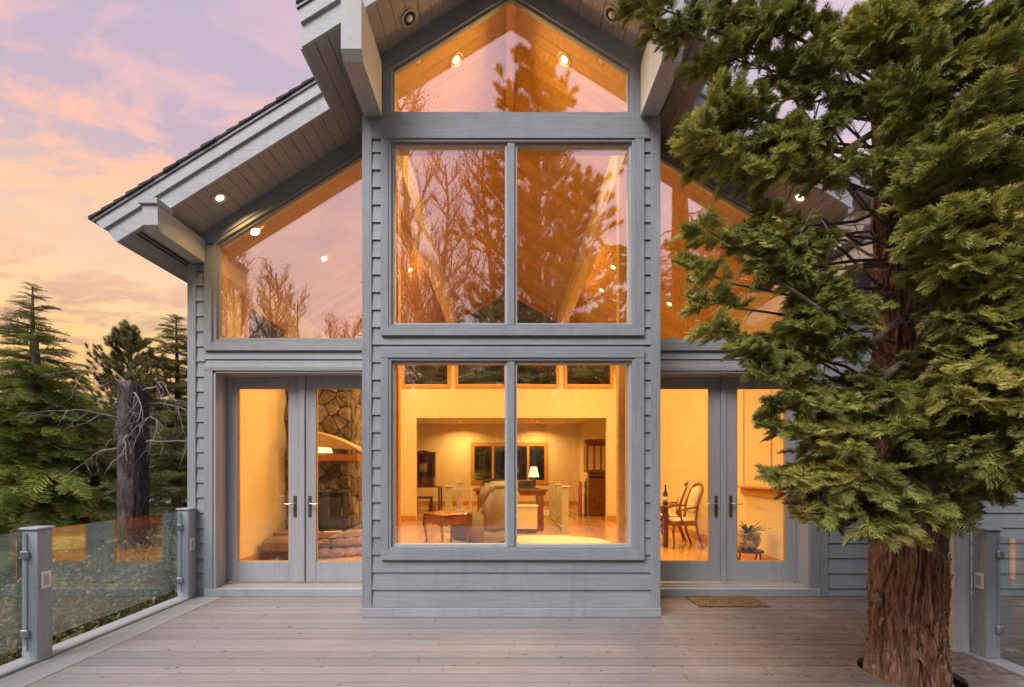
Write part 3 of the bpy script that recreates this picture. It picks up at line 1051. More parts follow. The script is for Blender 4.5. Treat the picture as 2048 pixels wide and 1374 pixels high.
# ------------------------------------------------------------------ recessed lights
def recessed(px, py, pz, power, lit=True, r=0.066, slope=0, outside=False, flat=False, spot=150):
    """px,py on the ceiling; slope -1/0/+1 says which side of the ridge"""
    n = Vector((-SL * slope, 0, -1)).normalized() if slope else Vector((0, 0, -1))
    # ceilings fall away from the ridge: normal (pointing down) leans towards the outside
    if slope:
        n = Vector((-SL * slope, 0, -1)).normalized()
    c = Vector((px, py, pz)) + n * 0.002
    o = empty('recessed_light', c, house)
    q = n.to_track_quat('Z', 'Y')
    m = MB()
    prof = [(r * 1.36, 0.0), (r * 1.36, 0.006), (r * 1.25, 0.011), (r * 1.02, 0.009), (r * 0.98, -0.004)]
    N = 24
    v, f = [], []
    for rr, zz in prof:
        for i in range(N):
            a = 2 * math.pi * i / N
            v.append(tuple(c + q @ Vector((rr * math.cos(a), rr * math.sin(a), zz))))
    for k in range(len(prof) - 1):
        for i in range(N):
            j = (i + 1) % N
            f.append((k * N + i, k * N + j, (k + 1) * N + j, (k + 1) * N + i))
    mesh('trim_ring', v, f, 'paint_white' if outside else 'beam_cream', o)
    v = [tuple(c + q @ Vector((r * 0.98 * math.cos(2 * math.pi * i / N), r * 0.98 * math.sin(2 * math.pi * i / N), 0.004))) for i in range(N)]
    if lit:
        v2 = [tuple(c + q @ Vector((r * 0.66 * math.cos(2 * math.pi * i / N), r * 0.66 * math.sin(2 * math.pi * i / N), 0.0015))) for i in range(N)]
        mesh('reflector', v + v2, [(i, (i + 1) % N, N + (i + 1) % N, N + i) for i in range(N)], 'reflector', o, True)
        mesh('bulb', v2, [tuple(range(N))], 'bulb', o)
    else:
        mesh('can', v, [tuple(range(N))], 'black_soffit_lamp', o)
        m = MB()
        pr = [(0.002, 0.030), (0.020, 0.027), (0.032, 0.016), (0.034, 0.005)]
        vv, ff = [], []
        for rr, zz in pr:
            for i in range(12):
                a = 2 * math.pi * i / 12
                vv.append(tuple(c + q @ Vector((rr * math.cos(a), rr * math.sin(a), zz))))
        for k in range(3):
            for i in range(12):
                j = (i + 1) % 12
                ff.append((k * 12 + i, k * 12 + j, (k + 1) * 12 + j, (k + 1) * 12 + i))
        mesh('bulb', vv, ff, 'plate_white', o, True)
        return o
    ld = bpy.data.lights.new('recessed_lamp', 'AREA')
    ld.shape = 'DISK'
    ld.size = 0.11
    ld.energy = power
    ld.color = WARM
    ld.spread = math.radians(spot)
    lo = bpy.data.objects.new('recessed_lamp', ld)
    C.objects.link(lo)
    lo.parent = o
    lo.location = n * 0.02
    lo.rotation_euler = n.to_track_quat('-Z', 'Y').to_euler()
    WL[lo.name] = c + n * 0.02
    return o


for px, py, slope in ((-3.25, 5.51, -1), (3.365, 5.52, 1)):
    recessed(px, py, sof(px), 13.0, slope=slope, outside=True)
for px, py, slope in ((-0.962, 4.84, -1), (1.068, 4.82, 1)):
    recessed(px, py, sof(px), 0, lit=False, slope=slope, outside=True, r=0.066)
# ------------------------------------------------------------------ inside the house
IL, IR = -3.68, 3.81             # faces of the side walls
for a, b, x0, x1 in ((IL - 0.005, IL, ML + 0.141, IL), (IR, IR, IR, MR - 0.141)):
    pass
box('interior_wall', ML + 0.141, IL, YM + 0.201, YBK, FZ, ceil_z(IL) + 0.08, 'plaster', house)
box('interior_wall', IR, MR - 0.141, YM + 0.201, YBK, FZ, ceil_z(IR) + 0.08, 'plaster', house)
# floor boards of both rooms
xk = IL
while xk < IR - 0.01:
    x1 = min(xk + 0.15, IR)
    yj = RND.uniform(8.0, 11.5)
    for a, b in ((YD + 0.121 if not (BL + 0.1 < xk and x1 < BR - 0.1) else YB + 0.131, yj), (yj, YBK - 0.002)):
        box('floor_plank', xk + 0.0015, x1 - 0.0015, a + 0.001, b - 0.001, FZ - 0.03, FZ, 'floor_wood', house)
    box('floor_plank', xk + 0.0015, x1 - 0.0015, YBK + 0.001, YAL, FZ - 0.03, FZ, 'floor_wood', house)
    xk = x1
box('floor_slab', ML + 0.15, MR - 0.15, YD + 0.125, YAL + 0.2, -0.25, FZ - 0.032, 'concrete', house)
box('floor_slab', BL + 0.102, BR - 0.102, YB + 0.14, YD + 0.123, -0.25, FZ - 0.034, 'concrete', house)
# ceiling planks run up the slope
yk = YB + 0.12
while yk < YBK:
    y1 = min(yk + 0.142, YBK)
    for s in (-1, 1):
        xe = (IL if s < 0 else IR) if yk > YM + 0.2 else (BL + 0.1 if s < 0 else BR - 0.1)
        a, b = XC + s * 0.05, xe
        prism('ceiling_plank', [(a, ceil_z(a)), (b, ceil_z(b)), (b, ceil_z(b) + 0.018), (a, ceil_z(a) + 0.018)], yk + 0.0018, y1 - 0.0018, 'ceiling_wood', house)
    yk = y1
box('ridge_board', XC - 0.055, XC + 0.055, YB + 0.12, YBK, sof(XC) - 0.16, sof(XC) - 0.07, 'ceiling_wood', house, 0.004)
# cream beams under the slopes, running to the back wall
for x0, x1 in ((-1.46, -1.277), (1.407, 1.590)):
    zt = min(ceil_z(x0), ceil_z(x1)) + 0.002
    prism('purlin_beam', rect(x0, x1, 5.205, zt), YM + 0.21, YBK - 0.002, 'beam_cream', house)
# wood posts where the bay opens into the room
for x0, x1 in ((BL + 0.102, BL + 0.185), (BR - 0.225, BR - 0.142)):
    box('wood_post', x0, x1, YM + 0.06, YM + 0.19, FZ, 5.2, 'trim_wood', house, 0.004)
# back wall with a wide opening below and tall windows above
OX0, OX1, OZ = -2.39, 2.73, 2.90
wz0 = 3.80
panes = [(-2.72, -1.53), (-1.28, 0.0), (0.13, 1.40), (1.65, 2.85)]


def bz(x):
    return ceil_z(x) - 0.28


prism('back_wall', rect(IL, OX0, FZ, wz0), YBK, YBK + 0.15, 'plaster', house)
prism('back_wall', rect(OX1, IR, FZ, wz0), YBK, YBK + 0.15, 'plaster', house)
prism('back_wall', rect(OX0, OX1, OZ, wz0), YBK, YBK + 0.15, 'plaster', house)
xs = [IL] + [v for p in panes for v in p] + [IR]
for i in range(0, len(xs), 2):
    a, b = xs[i], xs[i + 1]
    poly = [(a, wz0), (b, wz0), (b, ceil_z(b)), (a, ceil_z(a))]
    if a < XC < b:
        poly = [(a, wz0), (b, wz0), (b, ceil_z(b)), (XC, ceil_z(XC)), (a, ceil_z(a))]
    prism('back_wall', poly, YBK, YBK + 0.15, 'plaster', house)
for a, b in panes:
    prism('back_wall', [(a, bz(a)), (b, bz(b)), (b, ceil_z(b)), (a, ceil_z(a))], YBK, YBK + 0.15, 'plaster', house)
    w = empty('clerestory_window', ((a + b) / 2, YBK, wz0), house)
    inn = ring('frame', [(a - 0.06, wz0 - 0.1), (b + 0.06, wz0 - 0.1), (b + 0.06, bz(b) + 0.05), (a - 0.06, bz(a) + 0.05)], 0.08, YBK - 0.03, YBK + 0.12, ('trim_wood', 'trim_wood'), w)
    prism('pane', inset(inn, -0.004), YBK + 0.05, YBK + 0.056, 'small_glass', w)
for a, b in ((IL, OX0), (OX1, IR)):
    box('baseboard', a, b, YBK - 0.022, YBK, FZ, FZ + 0.14, 'trim_wood', house, 0.004)
for x0, x1 in ((IL, IL + 0.02), (IR - 0.02, IR)):
    box('baseboard', x0, x1, YM + 0.21, YBK - 0.024, FZ, FZ + 0.16, 'trim_wood', house, 0.004)
for x0, x1 in ((IL, -3.52), (3.70, IR)):
    pass
# room beyond
AX0, AX1, AZ = -3.9, 2.83, 3.23
box('alcove_wall', AX0 - 0.12, AX0, YBK + 0.151, YAL + 0.15, FZ, AZ + 0.1, 'plaster', house)
prism('alcove_wall', rect(AX0, AX0 + 0.001 + (IL - AX0), FZ, AZ), YBK + 0.02, YBK + 0.15, 'plaster', house)
m = MB()
m.add([(2.83, YAL, FZ), (3.35, 16.4, FZ), (3.35, YBK + 0.15, FZ), (3.5, YBK + 0.15, FZ), (3.5, 16.45, FZ), (2.95, YAL + 0.1, FZ),
       (2.83, YAL, AZ + .1), (3.35, 16.4, AZ + .1), (3.35, YBK + 0.15, AZ + .1), (3.5, YBK + 0.15, AZ + .1), (3.5, 16.45, AZ + .1), (2.95, YAL + 0.1, AZ + .1)],
      [(0, 1, 7, 6), (1, 2, 8, 7), (2, 3, 9, 8), (3, 4, 10, 9), (4, 5, 11, 10), (5, 0, 6, 11)])
m.build('alcove_wall', 'plaster', house)
box('alcove_ceiling', AX0 - 0.1, 3.5, YBK + 0.151, YAL + 0.15, AZ, AZ + 0.09, 'plaster', house)
bw = (-1.22, 1.56, 1.03, 2.44)
for r_ in (rect(AX0, bw[0], FZ, AZ), rect(bw[1], 2.83, FZ, AZ), rect(bw[0], bw[1], FZ, bw[2]), rect(bw[0], bw[1], bw[3], AZ)):
    prism('alcove_back_wall', r_, YAL, YAL + 0.14, 'plaster', house)
w = empty('alcove_window', (0.17, YAL, 1.0), house)
inn = ring('frame', rect(bw[0] - 0.08, bw[1] + 0.08, bw[2] - 0.08, bw[3] + 0.08), 0.14, YAL - 0.03, YAL + 0.1, ('trim_wood', 'trim_wood'), w)
for xm in (-0.46, 0.17, 0.88):
    box('mullion', xm - 0.045, xm + 0.045, YAL - 0.02, YAL + 0.09, bw[2] + 0.06, bw[3] - 0.06, 'trim_wood', w)
prism('pane', inset(inn, -0.004), YAL + 0.04, YAL + 0.046, 'small_glass', w)
box('baseboard', AX0, 2.8, YAL - 0.02, YAL, FZ, FZ + 0.16, 'trim_wood', house)
# side window on the left wall, and the ledge over the stair on the right wall
w = empty('side_window', (IL, 7.3, 3.0), house)
for y0, y1, z0, z1 in ((6.75, 6.87, 2.9, 3.95), (8.0, 8.12, 2.9, 3.95), (6.87, 8.0, 3.83, 3.95), (6.87, 8.0, 2.9, 3.0)):
    box('frame', IL + 0.001, IL + 0.05, y0, y1, z0, z1, 'trim_wood', w, 0.004)
box('pane', IL + 0.002, IL + 0.012, 6.87, 8.0, 3.0, 3.83, 'small_glass', w)
box('blind', IL + 0.0005, IL + 0.0018, 6.87, 8.0, 3.0, 3.83, 'charcoal', w)
lg = empty('wall_ledge', (IR, 6.9, 1.1), house)
box('shelf', IR - 0.13, IR - 0.001, 6.25, 7.75, 1.245, 1.275, 'trim_wood', lg, 0.004)
box('apron', IR - 0.05, IR - 0.001, 6.27, 7.73, 1.13, 1.244, 'trim_wood', lg, 0.004)
for y0, y1 in ((6.9, 6.95), (7.7, 7.75)):
    box('wall_batten', IR - 0.02, IR - 0.001, y0, y1, 1.276, 3.4, 'plaster', house)
for x, y, z in ((IL + 0.001, 7.55, 0.52),):
    box('outlet_plate', x, x + 0.006, y, y + 0.075, z, z + 0.115, 'plate_white', house, 0.002)
for x, z in ((-2.62, 1.5), (2.93, 1.5)):
    box('switch_plate', x, x + 0.15, YBK - 0.006, YBK - 0.001, z, z + 0.115, 'beam_cream', house, 0.002)

# lamps in the ceilings
PWR = 60.0
for px, py in ((-3.13, 6.14), (-0.563, 5.56), (0.684, 5.56), (2.07, 9.23), (2.08, 10.4), (3.16, 9.28), (-1.86, 9.47), (-2.83, 7.55), (-3.0, 11.6), (2.1, 7.1), (-1.9, 7.3), (3.16, 11.5)):  # the last four are added out of view to even the room's light
    recessed(px, py, ceil_z(px), PWR * (0.45 if px < -1.5 and py < 8 else 1.08), slope=-1 if px < XC else 1)
for px, py in ((-1.61, 17.5), (1.18, 17.5)):
    recessed(px, py, AZ, PWR * 0.9)

# ------------------------------------------------------------------ fireplace
FPY = 8.1
fp = empty('fireplace', (-3.1, FPY, FZ))
tag(fp, 'tall rough stone fireplace with a raised stone hearth behind the left doors', 'fireplace')
box('chimney_core', IL + 0.002, -2.60, FPY + 0.05, 9.6, FZ, 3.05, 'mortar', fp)


def stone(x, y, z, sx, sy, sz, mat, parent, seed, name='stone'):
    bm = bmesh.new()
    bmesh.ops.create_icosphere(bm, subdivisions=2, radius=1.0)
    v = []
    for p in bm.verts:
        c = p.co
        # squarish pebble
        k = max(abs(c.x), abs(c.y), abs(c.z))
        c = c * (0.62 + 0.38 / k * 0.86)
        d = mnoise.noise(c * 1.6 + Vector((seed * 3.1, seed * 1.7, seed))) * 0.22
        c = c * (1 + d)
        v.append((x + c.x * sx, y + c.y * sy, z + c.z * sz))
    f = [tuple(q.index for q in ff.verts) for ff in bm.faces]
    bm.free()
    return mesh(name, v, f, mat, parent)


def cells(pts_, x0, x1, z0, z1):
    """split a rectangle between points: the outlines of fitted stones"""
    out = []
    for i, (px, pz) in enumerate(pts_):
        poly = rect(x0, x1, z0, z1)
        for j, (qx, qz) in enumerate(pts_):
            if i == j or math.hypot(px - qx, pz - qz) > 0.9:
                continue
            mx, mz, nx, nz_ = (px + qx) / 2, (pz + qz) / 2, qx - px, qz - pz
            new = []
            for k in range(len(poly)):
                a_, b_ = poly[k], poly[(k + 1) % len(poly)]
                da = (a_[0] - mx) * nx + (a_[1] - mz) * nz_
                db = (b_[0] - mx) * nx + (b_[1] - mz) * nz_
                if da <= 0:
                    new.append(a_)
                if da * db < 0:
                    t_ = da / (da - db)
                    new.append((a_[0] + (b_[0] - a_[0]) * t_, a_[1] + (b_[1] - a_[1]) * t_))
            poly = new
            if len(poly) < 3:
                break
        if len(poly) >= 3:
            out.append(poly)
    return out


def fitted_stones(x0, x1, z0, z1, place, parent, dmin, seed, mat='stone'):
    """place(u, w, v) maps across, out of the face, up"""
    r = random.Random(seed)
    P_ = []
    for _ in range(4000):
        c = (r.uniform(x0 + .04, x1 - .04), r.uniform(z0 + .04, z1 - .04))
        if all(math.hypot(c[0] - q[0], (c[1] - q[1]) * .72) > dmin * r.uniform(.75, 1.1) for q in P_):
            P_.append(c)
    for poly in cells(P_, x0, x1, z0, z1):
        cx_ = sum(q[0] for q in poly) / len(poly)
        cz_ = sum(q[1] for q in poly) / len(poly)
        h_ = r.uniform(.03, .10)
        tx_, tz_ = r.uniform(-.3, .3), r.uniform(-.3, .3)
        # cut the corners so the outline is rounded
        rp_ = []
        for k in range(len(poly)):
            a_, b_ = poly[k], poly[(k + 1) % len(poly)]
            rp_ += [(a_[0] * .86 + b_[0] * .14, a_[1] * .86 + b_[1] * .14), (a_[0] * .14 + b_[0] * .86, a_[1] * .14 + b_[1] * .86)]
        n_ = len(rp_)
        V_, F_ = [], []
        for sc_, hh in ((.97, -.02), (.96, h_ * .6), (.88, h_ * .95), (.55, h_)):
            for q in rp_:
                dx, dz = (q[0] - cx_) * sc_, (q[1] - cz_) * sc_
                w_ = hh + (dx * tx_ + dz * tz_ + 0.03 * mnoise.noise(Vector((q[0] * 9, q[1] * 9, sc_ * 3)))) * (hh > 0)
                V_.append(place(cx_ + dx, w_, cz_ + dz))
        for k in range(3):
            for i in range(n_):
                j = (i + 1) % n_
                F_.append((k * n_ + i, k * n_ + j, (k + 1) * n_ + j, (k + 1) * n_ + i))
        F_.append(tuple(3 * n_ + i for i in range(n_)))
        mesh('stone', V_, F_, mat, parent)


sd = 0
fitted_stones(IL + 0.01, -2.60, FZ + 0.40, 3.05, lambda u, w, v: (u, FPY + 0.05 - w, v), fp, 0.175, 3)
fitted_stones(FPY + 0.06, 9.6, FZ, 3.05, lambda u, w, v: (-2.60 + w * .6, u, v), fp, 0.24, 4)
# raised hearth with a rounded front
m = MB()
n = 14
arc = [(-3.18 + 0.98 * math.cos(math.pi + math.pi * i / n), FPY - 0.02 + 0.52 * math.sin(math.pi + math.pi * i / n)) for i in range(n + 1)]
arc = [(max(x, IL + 0.01), y) for x, y in arc]
v = [(x, y, FZ + 0.32) for x, y in arc] + [(x, y, FZ + 0.40) for x, y in arc]
f = [tuple(range(n, -1, -1)), tuple(range(n + 1, 2 * n + 2))] + [(i, i + 1, i + n + 2, i + n + 1) for i in range(n)] + [(n, 0, n + 1, 2 * n + 1)]
mesh('hearth_slab', v, f, 'hearth', fp)
for i in range(n):
    (x0, y0), (x1, y1) = arc[i], arc[i + 1]
    if abs(x1 - x0) + abs(y1 - y0) < 0.02:
        continue
    for q in range(2):
        sd += 1
        stone((x0 + x1) / 2 * 0.985 - 0.045, (y0 + y1) / 2 + 0.06, FZ + 0.085 + q * 0.16, 0.13, 0.10, 0.085, 'hearth', fp, sd)
box('mantel', -3.45, -2.40, FPY - 0.24, FPY + 0.02, 1.665, 1.775, 'cherry', fp, 0.008)
# stove set into the stones
st = empty('stove', (-2.95, FPY - 0.2, FZ + 0.4))
tag(st, 'black iron wood stove standing on the stone hearth', 'stove')
SX0, SX1 = -3.06, -2.57
box('body', SX0 + 0.03, SX1 - 0.03, FPY - 0.30, FPY - 0.02, FZ + 0.44, 1.14, 'iron', st, 0.01)
box('top_plate', SX0, SX1, FPY - 0.34, FPY - 0.02, 1.142, 1.17, 'iron', st, 0.006)
box('base_plate', SX0, SX1, FPY - 0.34, FPY - 0.02, FZ + 0.402, FZ + 0.438, 'iron', st, 0.006)
box('glass_door', SX0 + 0.07, SX1 - 0.07, FPY - 0.312, FPY - 0.301, FZ + 0.50, 1.08, 'charcoal', st, 0.004)
box('door_handle', SX1 - 0.06, SX1 - 0.045, FPY - 0.335, FPY - 0.301, 0.78, 0.90, 'nickel', st, 0.004)
# big pale hood above the mantel and the lamp in front of it
m = MB()
prof = []
v, f = [], []
N = 12
for i in range(N + 1):
    t = i / N
    x = -3.40 + 1.02 * t
    zt = 2.16 - 0.30 * t * t
    zb2 = 1.80 + 0.22 * math.sin(math.pi * min(1, t * 1.1)) * (1 - t) + 0.0 * t
    zb2 = 1.93 - 0.10 * t
    v += [(x, FPY - 0.40 + 0.1 * t, zt), (x, FPY - 0.04, zt + 0.02), (x, FPY - 0.04, zb2), (x, FPY - 0.34 + 0.1 * t, zb2)]
for i in range(N):
    for k in range(4):
        a, b = i * 4 + k, i * 4 + (k + 1) % 4
        f.append((a, a + 4, b + 4, b))
f += [(0, 1, 2, 3), tuple(N * 4 + k for k in (3, 2, 1, 0))]
m.add(v, f)
hd = m.build('smoke_hood', 'hood_pine', None)
tag(hd, 'pale wooden hood curving across the stone chimney above the mantel', 'hood')
lm = empty('mantel_lamp', (-3.02, FPY - 0.12, 1.775))
tag(lm, 'glowing lamp with a cream cone shade on the mantel', 'lamp')
MB().lathe([(0.17, 0.0), (0.115, 0.215)], (-3.02, FPY - 0.13, 1.80), 24).build('shade', 'shade_lit', lm, True)
MB().lathe([(0.05, 0), (0.05, 0.012), (0.015, 0.02), (0.015, 0.03)], (-3.02, FPY - 0.13, 1.776), 12).build('base', 'brass', lm)
# fire tools, papers, the low dark seat by the left wall
ft = empty('fire_tools', (-2.42, FPY + 0.1, FZ))
tag(ft, 'black fire irons on a small stand beside the hearth', 'fire tools')
MB().lathe([(0.11, 0), (0.11, 0.02), (0.02, 0.03), (0.012, 0.9)], (-2.42, FPY + 0.15, FZ), 14).build('stand', 'iron', ft)
for dx in (-0.05, 0.0, 0.05):
    MB().tube([(-2.42 + dx, FPY + 0.10, FZ + 0.12), (-2.42 + dx, FPY + 0.10, FZ + 0.86)], 0.009, 6).lathe([(0.018, 0), (0.022, 0.03), (0.008, 0.06)], (-2.42 + dx, FPY + 0.10, FZ + 0.86), 8).build('iron_rod', 'brass', ft)
for i, (x, y, a, lab) in enumerate(((-2.74, FPY - 0.40, 0.4, 'open cream papers lying on the hearth before the stove'), (-3.03, FPY - 0.42, -0.5, 'single folded sheet leaning at the hearth edge'))):
    m = MB().box(x - 0.14 + i * 0.06, x + 0.14 - i * 0.06, y - 0.05, y + 0.05, FZ + 0.402, FZ + 0.414, 0.002)
    m.turn(a, (x, y))
    tag(m.build('paper_sheet', 'paper'), lab, 'paper')
pf = empty('ottoman', (-3.35, 7.5, FZ))
tag(pf, 'low dark upholstered ottoman in the corner by the left wall', 'ottoman')
box('cushion', -3.62, -3.06, 7.15, 7.62, FZ + 0.16, FZ + 0.36, 'hearth', pf, 0.05)
box('base', -3.60, -3.08, 7.17, 7.60, FZ + 0.02, FZ + 0.159, 'dark_walnut', pf, 0.01)

# ------------------------------------------------------------------ furniture in the big room


def cabriole(x, y, z0, z1, ox, oy, s=1.0):
    pts, rad = [], []
    for t, o, r in ((1.0, 0.0, 0.036), (0.86, 0.028, 0.036), (0.70, 0.030, 0.028), (0.45, 0.008, 0.020), (0.22, -0.006, 0.016), (0.08, 0.006, 0.018), (0.0, 0.022, 0.024)):
        pts.append((x + ox * o * s, y + oy * o * s, z0 + (z1 - z0) * t))
        rad.append(r * s)
    return tube_vf(pts, rad, 8)


# side table with a scalloped apron, turned so one corner points at the window
tbc = (-1.05, 8.75)
tb = empty('side_table', (tbc[0], tbc[1], FZ))
tag(tb, 'small cherry side table with curved legs beside the recliner', 'table')
ang = math.radians(40)
hw = 0.30
zt = 0.745
MB().box(tbc[0] - hw - 0.03, tbc[0] + hw + 0.03, tbc[1] - hw - 0.03, tbc[1] + hw + 0.03, zt - 0.024, zt, 0.006).turn(ang, tbc).build('table_top', 'cherry', tb)
for q in range(4):
    sx_, sy_ = ((1, 1), (1, -1), (-1, 1), (-1, -1))[q]
    MB().add(*cabriole(tbc[0] + sx_ * (hw - 0.03), tbc[1] + sy_ * (hw - 0.03), FZ, zt - 0.025, sx_, sy_)).turn(ang, tbc).build('leg', 'walnut', tb, True)
for q in range(4):
    poly = [(-hw + 0.01, zt - 0.025), (hw - 0.01, zt - 0.025), (hw - 0.01, zt - 0.19), (hw - 0.09, zt - 0.215), (hw - 0.16, zt - 0.185), (0.05, zt - 0.18), (0, zt - 0.205), (-0.05, zt - 0.18), (-hw + 0.16, zt - 0.185), (-hw + 0.09, zt - 0.215), (-hw + 0.01, zt - 0.19)]
    v, f = prism_vf([(tbc[0] + a, b) for a, b in poly], tbc[1] - hw, tbc[1] - hw + 0.02)
    m = MB().add(v, f)
    m.turn(ang + q * math.pi / 2, tbc)
    m.build('apron', 'cherry' if q % 2 else 'walnut', tb)

# recliner seen from behind
rc = empty('recliner_chair', (-0.40, 9.2, FZ))
tag(rc, 'olive beige recliner seen from behind with a rolled headrest', 'armchair')
RC = (-0.40, 9.2)
ra = math.radians(-38)


def rpoly(name, prof, y0, y1, mat, b=0.03):
    """side profile (forward, up) of the chair, across its width"""
    bm = bmesh.new()
    n = len(prof)
    A = [bm.verts.new((RC[0] + p[0] * 1.12, RC[1] + y0 * 1.12, FZ + p[1])) for p in prof]
    B = [bm.verts.new((RC[0] + p[0] * 1.12, RC[1] + y1 * 1.12, FZ + p[1])) for p in prof]
    bm.faces.new(A)
    bm.faces.new(B[::-1])
    for i in range(n):
        j = (i + 1) % n
        bm.faces.new((A[i], B[i], B[j], A[j]))
    bmesh.ops.recalc_face_normals(bm, faces=bm.faces)
    bmesh.ops.bevel(bm, geom=bm.edges[:], offset=b, segments=3, affect='EDGES', clamp_overlap=True)
    m = MB()
    bm.verts.index_update()
    m.add([tuple(v.co) for v in bm.verts], [tuple(v.index for v in q.verts) for q in bm.faces])
    bm.free()
    m.turn(ra, RC)
    return m.build(name, mat, rc, True)


rpoly('base', [(-0.42, 0.05), (0.36, 0.05), (0.36, 0.30), (-0.42, 0.30)], -0.36, 0.36, 'recliner', 0.03)
rpoly('seat_cushion', [(-0.62, 0.31), (0.2, 0.31), (0.2, 0.50), (-0.62, 0.52)], -0.27, 0.27, 'recliner', 0.06)
rpoly('backrest', [(0.12, 0.28), (0.38, 0.26), (0.56, 1.00), (0.36, 1.10), (0.24, 0.98)], -0.33, 0.33, 'recliner', 0.06)
rpoly('headrest', [(0.16, 0.72), (0.30, 0.74), (0.52, 1.03), (0.47, 1.17), (0.32, 1.19), (0.20, 1.10), (0.12, 0.9)], -0.345, 0.345, 'recliner', 0.07)
for y0, y1 in ((-0.44, -0.28), (0.28, 0.44)):
    rpoly('armrest', [(-0.40, 0.10), (0.30, 0.10), (0.30, 0.62), (-0.34, 0.66), (-0.42, 0.55)], y0, y1, 'recliner', 0.05)

# console table with things on it
ct = empty('console_table', (0.15, 11.1, FZ))
tag(ct, 'long brown console table behind the recliner', 'table')
box('table_top', -0.72, 0.98, 10.85, 11.4, 1.03, 1.075, 'walnut', ct, 0.006)
box('apron', -0.66, 0.92, 10.9, 11.35, 0.93, 1.029, 'walnut', ct, 0.004)
for x in (-0.62, 0.72):
    for y in (10.89, 11.25):
        box('leg', x, x + 0.15, y, y + 0.11, FZ, 0.929, 'walnut', ct, 0.01)
lp = empty('table_lamp', (0.66, 11.1, 1.075))
tag(lp, 'small lit table lamp with a white shade and dark urn base', 'lamp')
MB().lathe([(0.07, 0), (0.07, 0.02), (0.035, 0.04), (0.055, 0.12), (0.05, 0.2), (0.02, 0.25), (0.012, 0.29)], (0.66, 11.1, 1.076), 16).build('urn', 'iron', lp, True)
MB().lathe([(0.125, 0.0), (0.07, 0.235)], (0.66, 11.1, 1.345), 20).build('shade', 'shade_lit', lp, True)
mo = empty('monitor', (-0.25, 11.15, 1.075))
tag(mo, 'dark monitor seen from behind on the console table', 'monitor')
box('screen', -0.52, 0.03, 11.12, 11.15, 1.10, 1.30, 'charcoal', mo, 0.006)
box('stand', -0.33, -0.17, 11.05, 11.2, 1.0755, 1.10, 'charcoal', mo, 0.004)
lt = empty('laptop', (0.4, 11.0, 1.075))
tag(lt, 'open laptop on the console table beside the lamp', 'laptop')
box('keyboard', 0.30, 0.78, 10.88, 11.0, 1.0755, 1.095, 'charcoal', lt, 0.004)
m = MB()
m.add(*box_vf(0.30, 0.64, 11.0, 11.012, 1.096, 1.26, 0.003))
m.build('lid', 'charcoal', lt)
lc = empty('low_cabinet', (0.5, 10.6, FZ))
tag(lc, 'low white cabinet below the console table', 'cabinet')
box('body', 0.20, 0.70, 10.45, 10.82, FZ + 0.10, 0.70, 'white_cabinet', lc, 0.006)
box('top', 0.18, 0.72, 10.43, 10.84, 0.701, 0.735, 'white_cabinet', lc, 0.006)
box('plinth', 0.22, 0.68, 10.47, 10.8, FZ, FZ + 0.099, 'dark_walnut', lc, 0.004)
# stair railing
for s, xr, ys, lab in ((-1, -1.25, (10.75, 13.3), 'cream post and glass stair railing left of the recliner'), (1, 1.31, (10.56, 11.9, 13.5), 'cream post and glass stair railing right of the console table')):
    rl = empty('stair_railing', (xr, ys[0], FZ))
    tag(rl, lab, 'railing')
    for i, y in enumerate(ys):
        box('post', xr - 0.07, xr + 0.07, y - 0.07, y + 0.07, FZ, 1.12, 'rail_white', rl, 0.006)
        box('post_cap', xr - 0.09, xr + 0.09, y - 0.09, y + 0.09, 1.121, 1.16, 'rail_white', rl, 0.012)
        if i:
            box('pane', xr - 0.005, xr + 0.005, ys[i - 1] + 0.075, y - 0.075, FZ + 0.08, 1.03, 'small_glass', rl)
            box('bottom_rail', xr - 0.02, xr + 0.02, ys[i - 1] + 0.071, y - 0.071, FZ + 0.01, FZ + 0.06, 'rail_white', rl)
rl = empty('stair_rail_end', (-0.9, 10.72, FZ))
tag(rl, 'short cream rail between the left stair post and the console table', 'railing')
box('handrail', -1.18, -0.74, 10.70, 10.75, 1.04, 1.09, 'rail_white', rl, 0.006)
box('baluster', -0.80, -0.74, 10.70, 10.75, FZ, 1.039, 'rail_white', rl, 0.006)
# rug
m = MB()
N = 40
rv = [(0.75 + 1.25 * math.cos(2 * math.pi * i / N), 9.15 + 0.95 * math.sin(2 * math.pi * i / N)) for i in range(N)]
m.add([(x, y, FZ + 0.002) for x, y in rv] + [(x, y, FZ + 0.018) for x, y in rv], [tuple(range(N - 1, -1, -1)), tuple(range(N, 2 * N))] + [(i, (i + 1) % N, N + (i + 1) % N, N + i) for i in range(N)])
tag(m.build('rug', 'rug'), 'oval cream patterned rug on the wood floor', 'rug')
m = MB().box(-0.4, 1.9, 14.6, 16.2, FZ + 0.002, FZ + 0.016, 0.003)
tag(m.build('rug', 'rug'), 'pale rectangular rug in the room beyond the opening', 'rug')

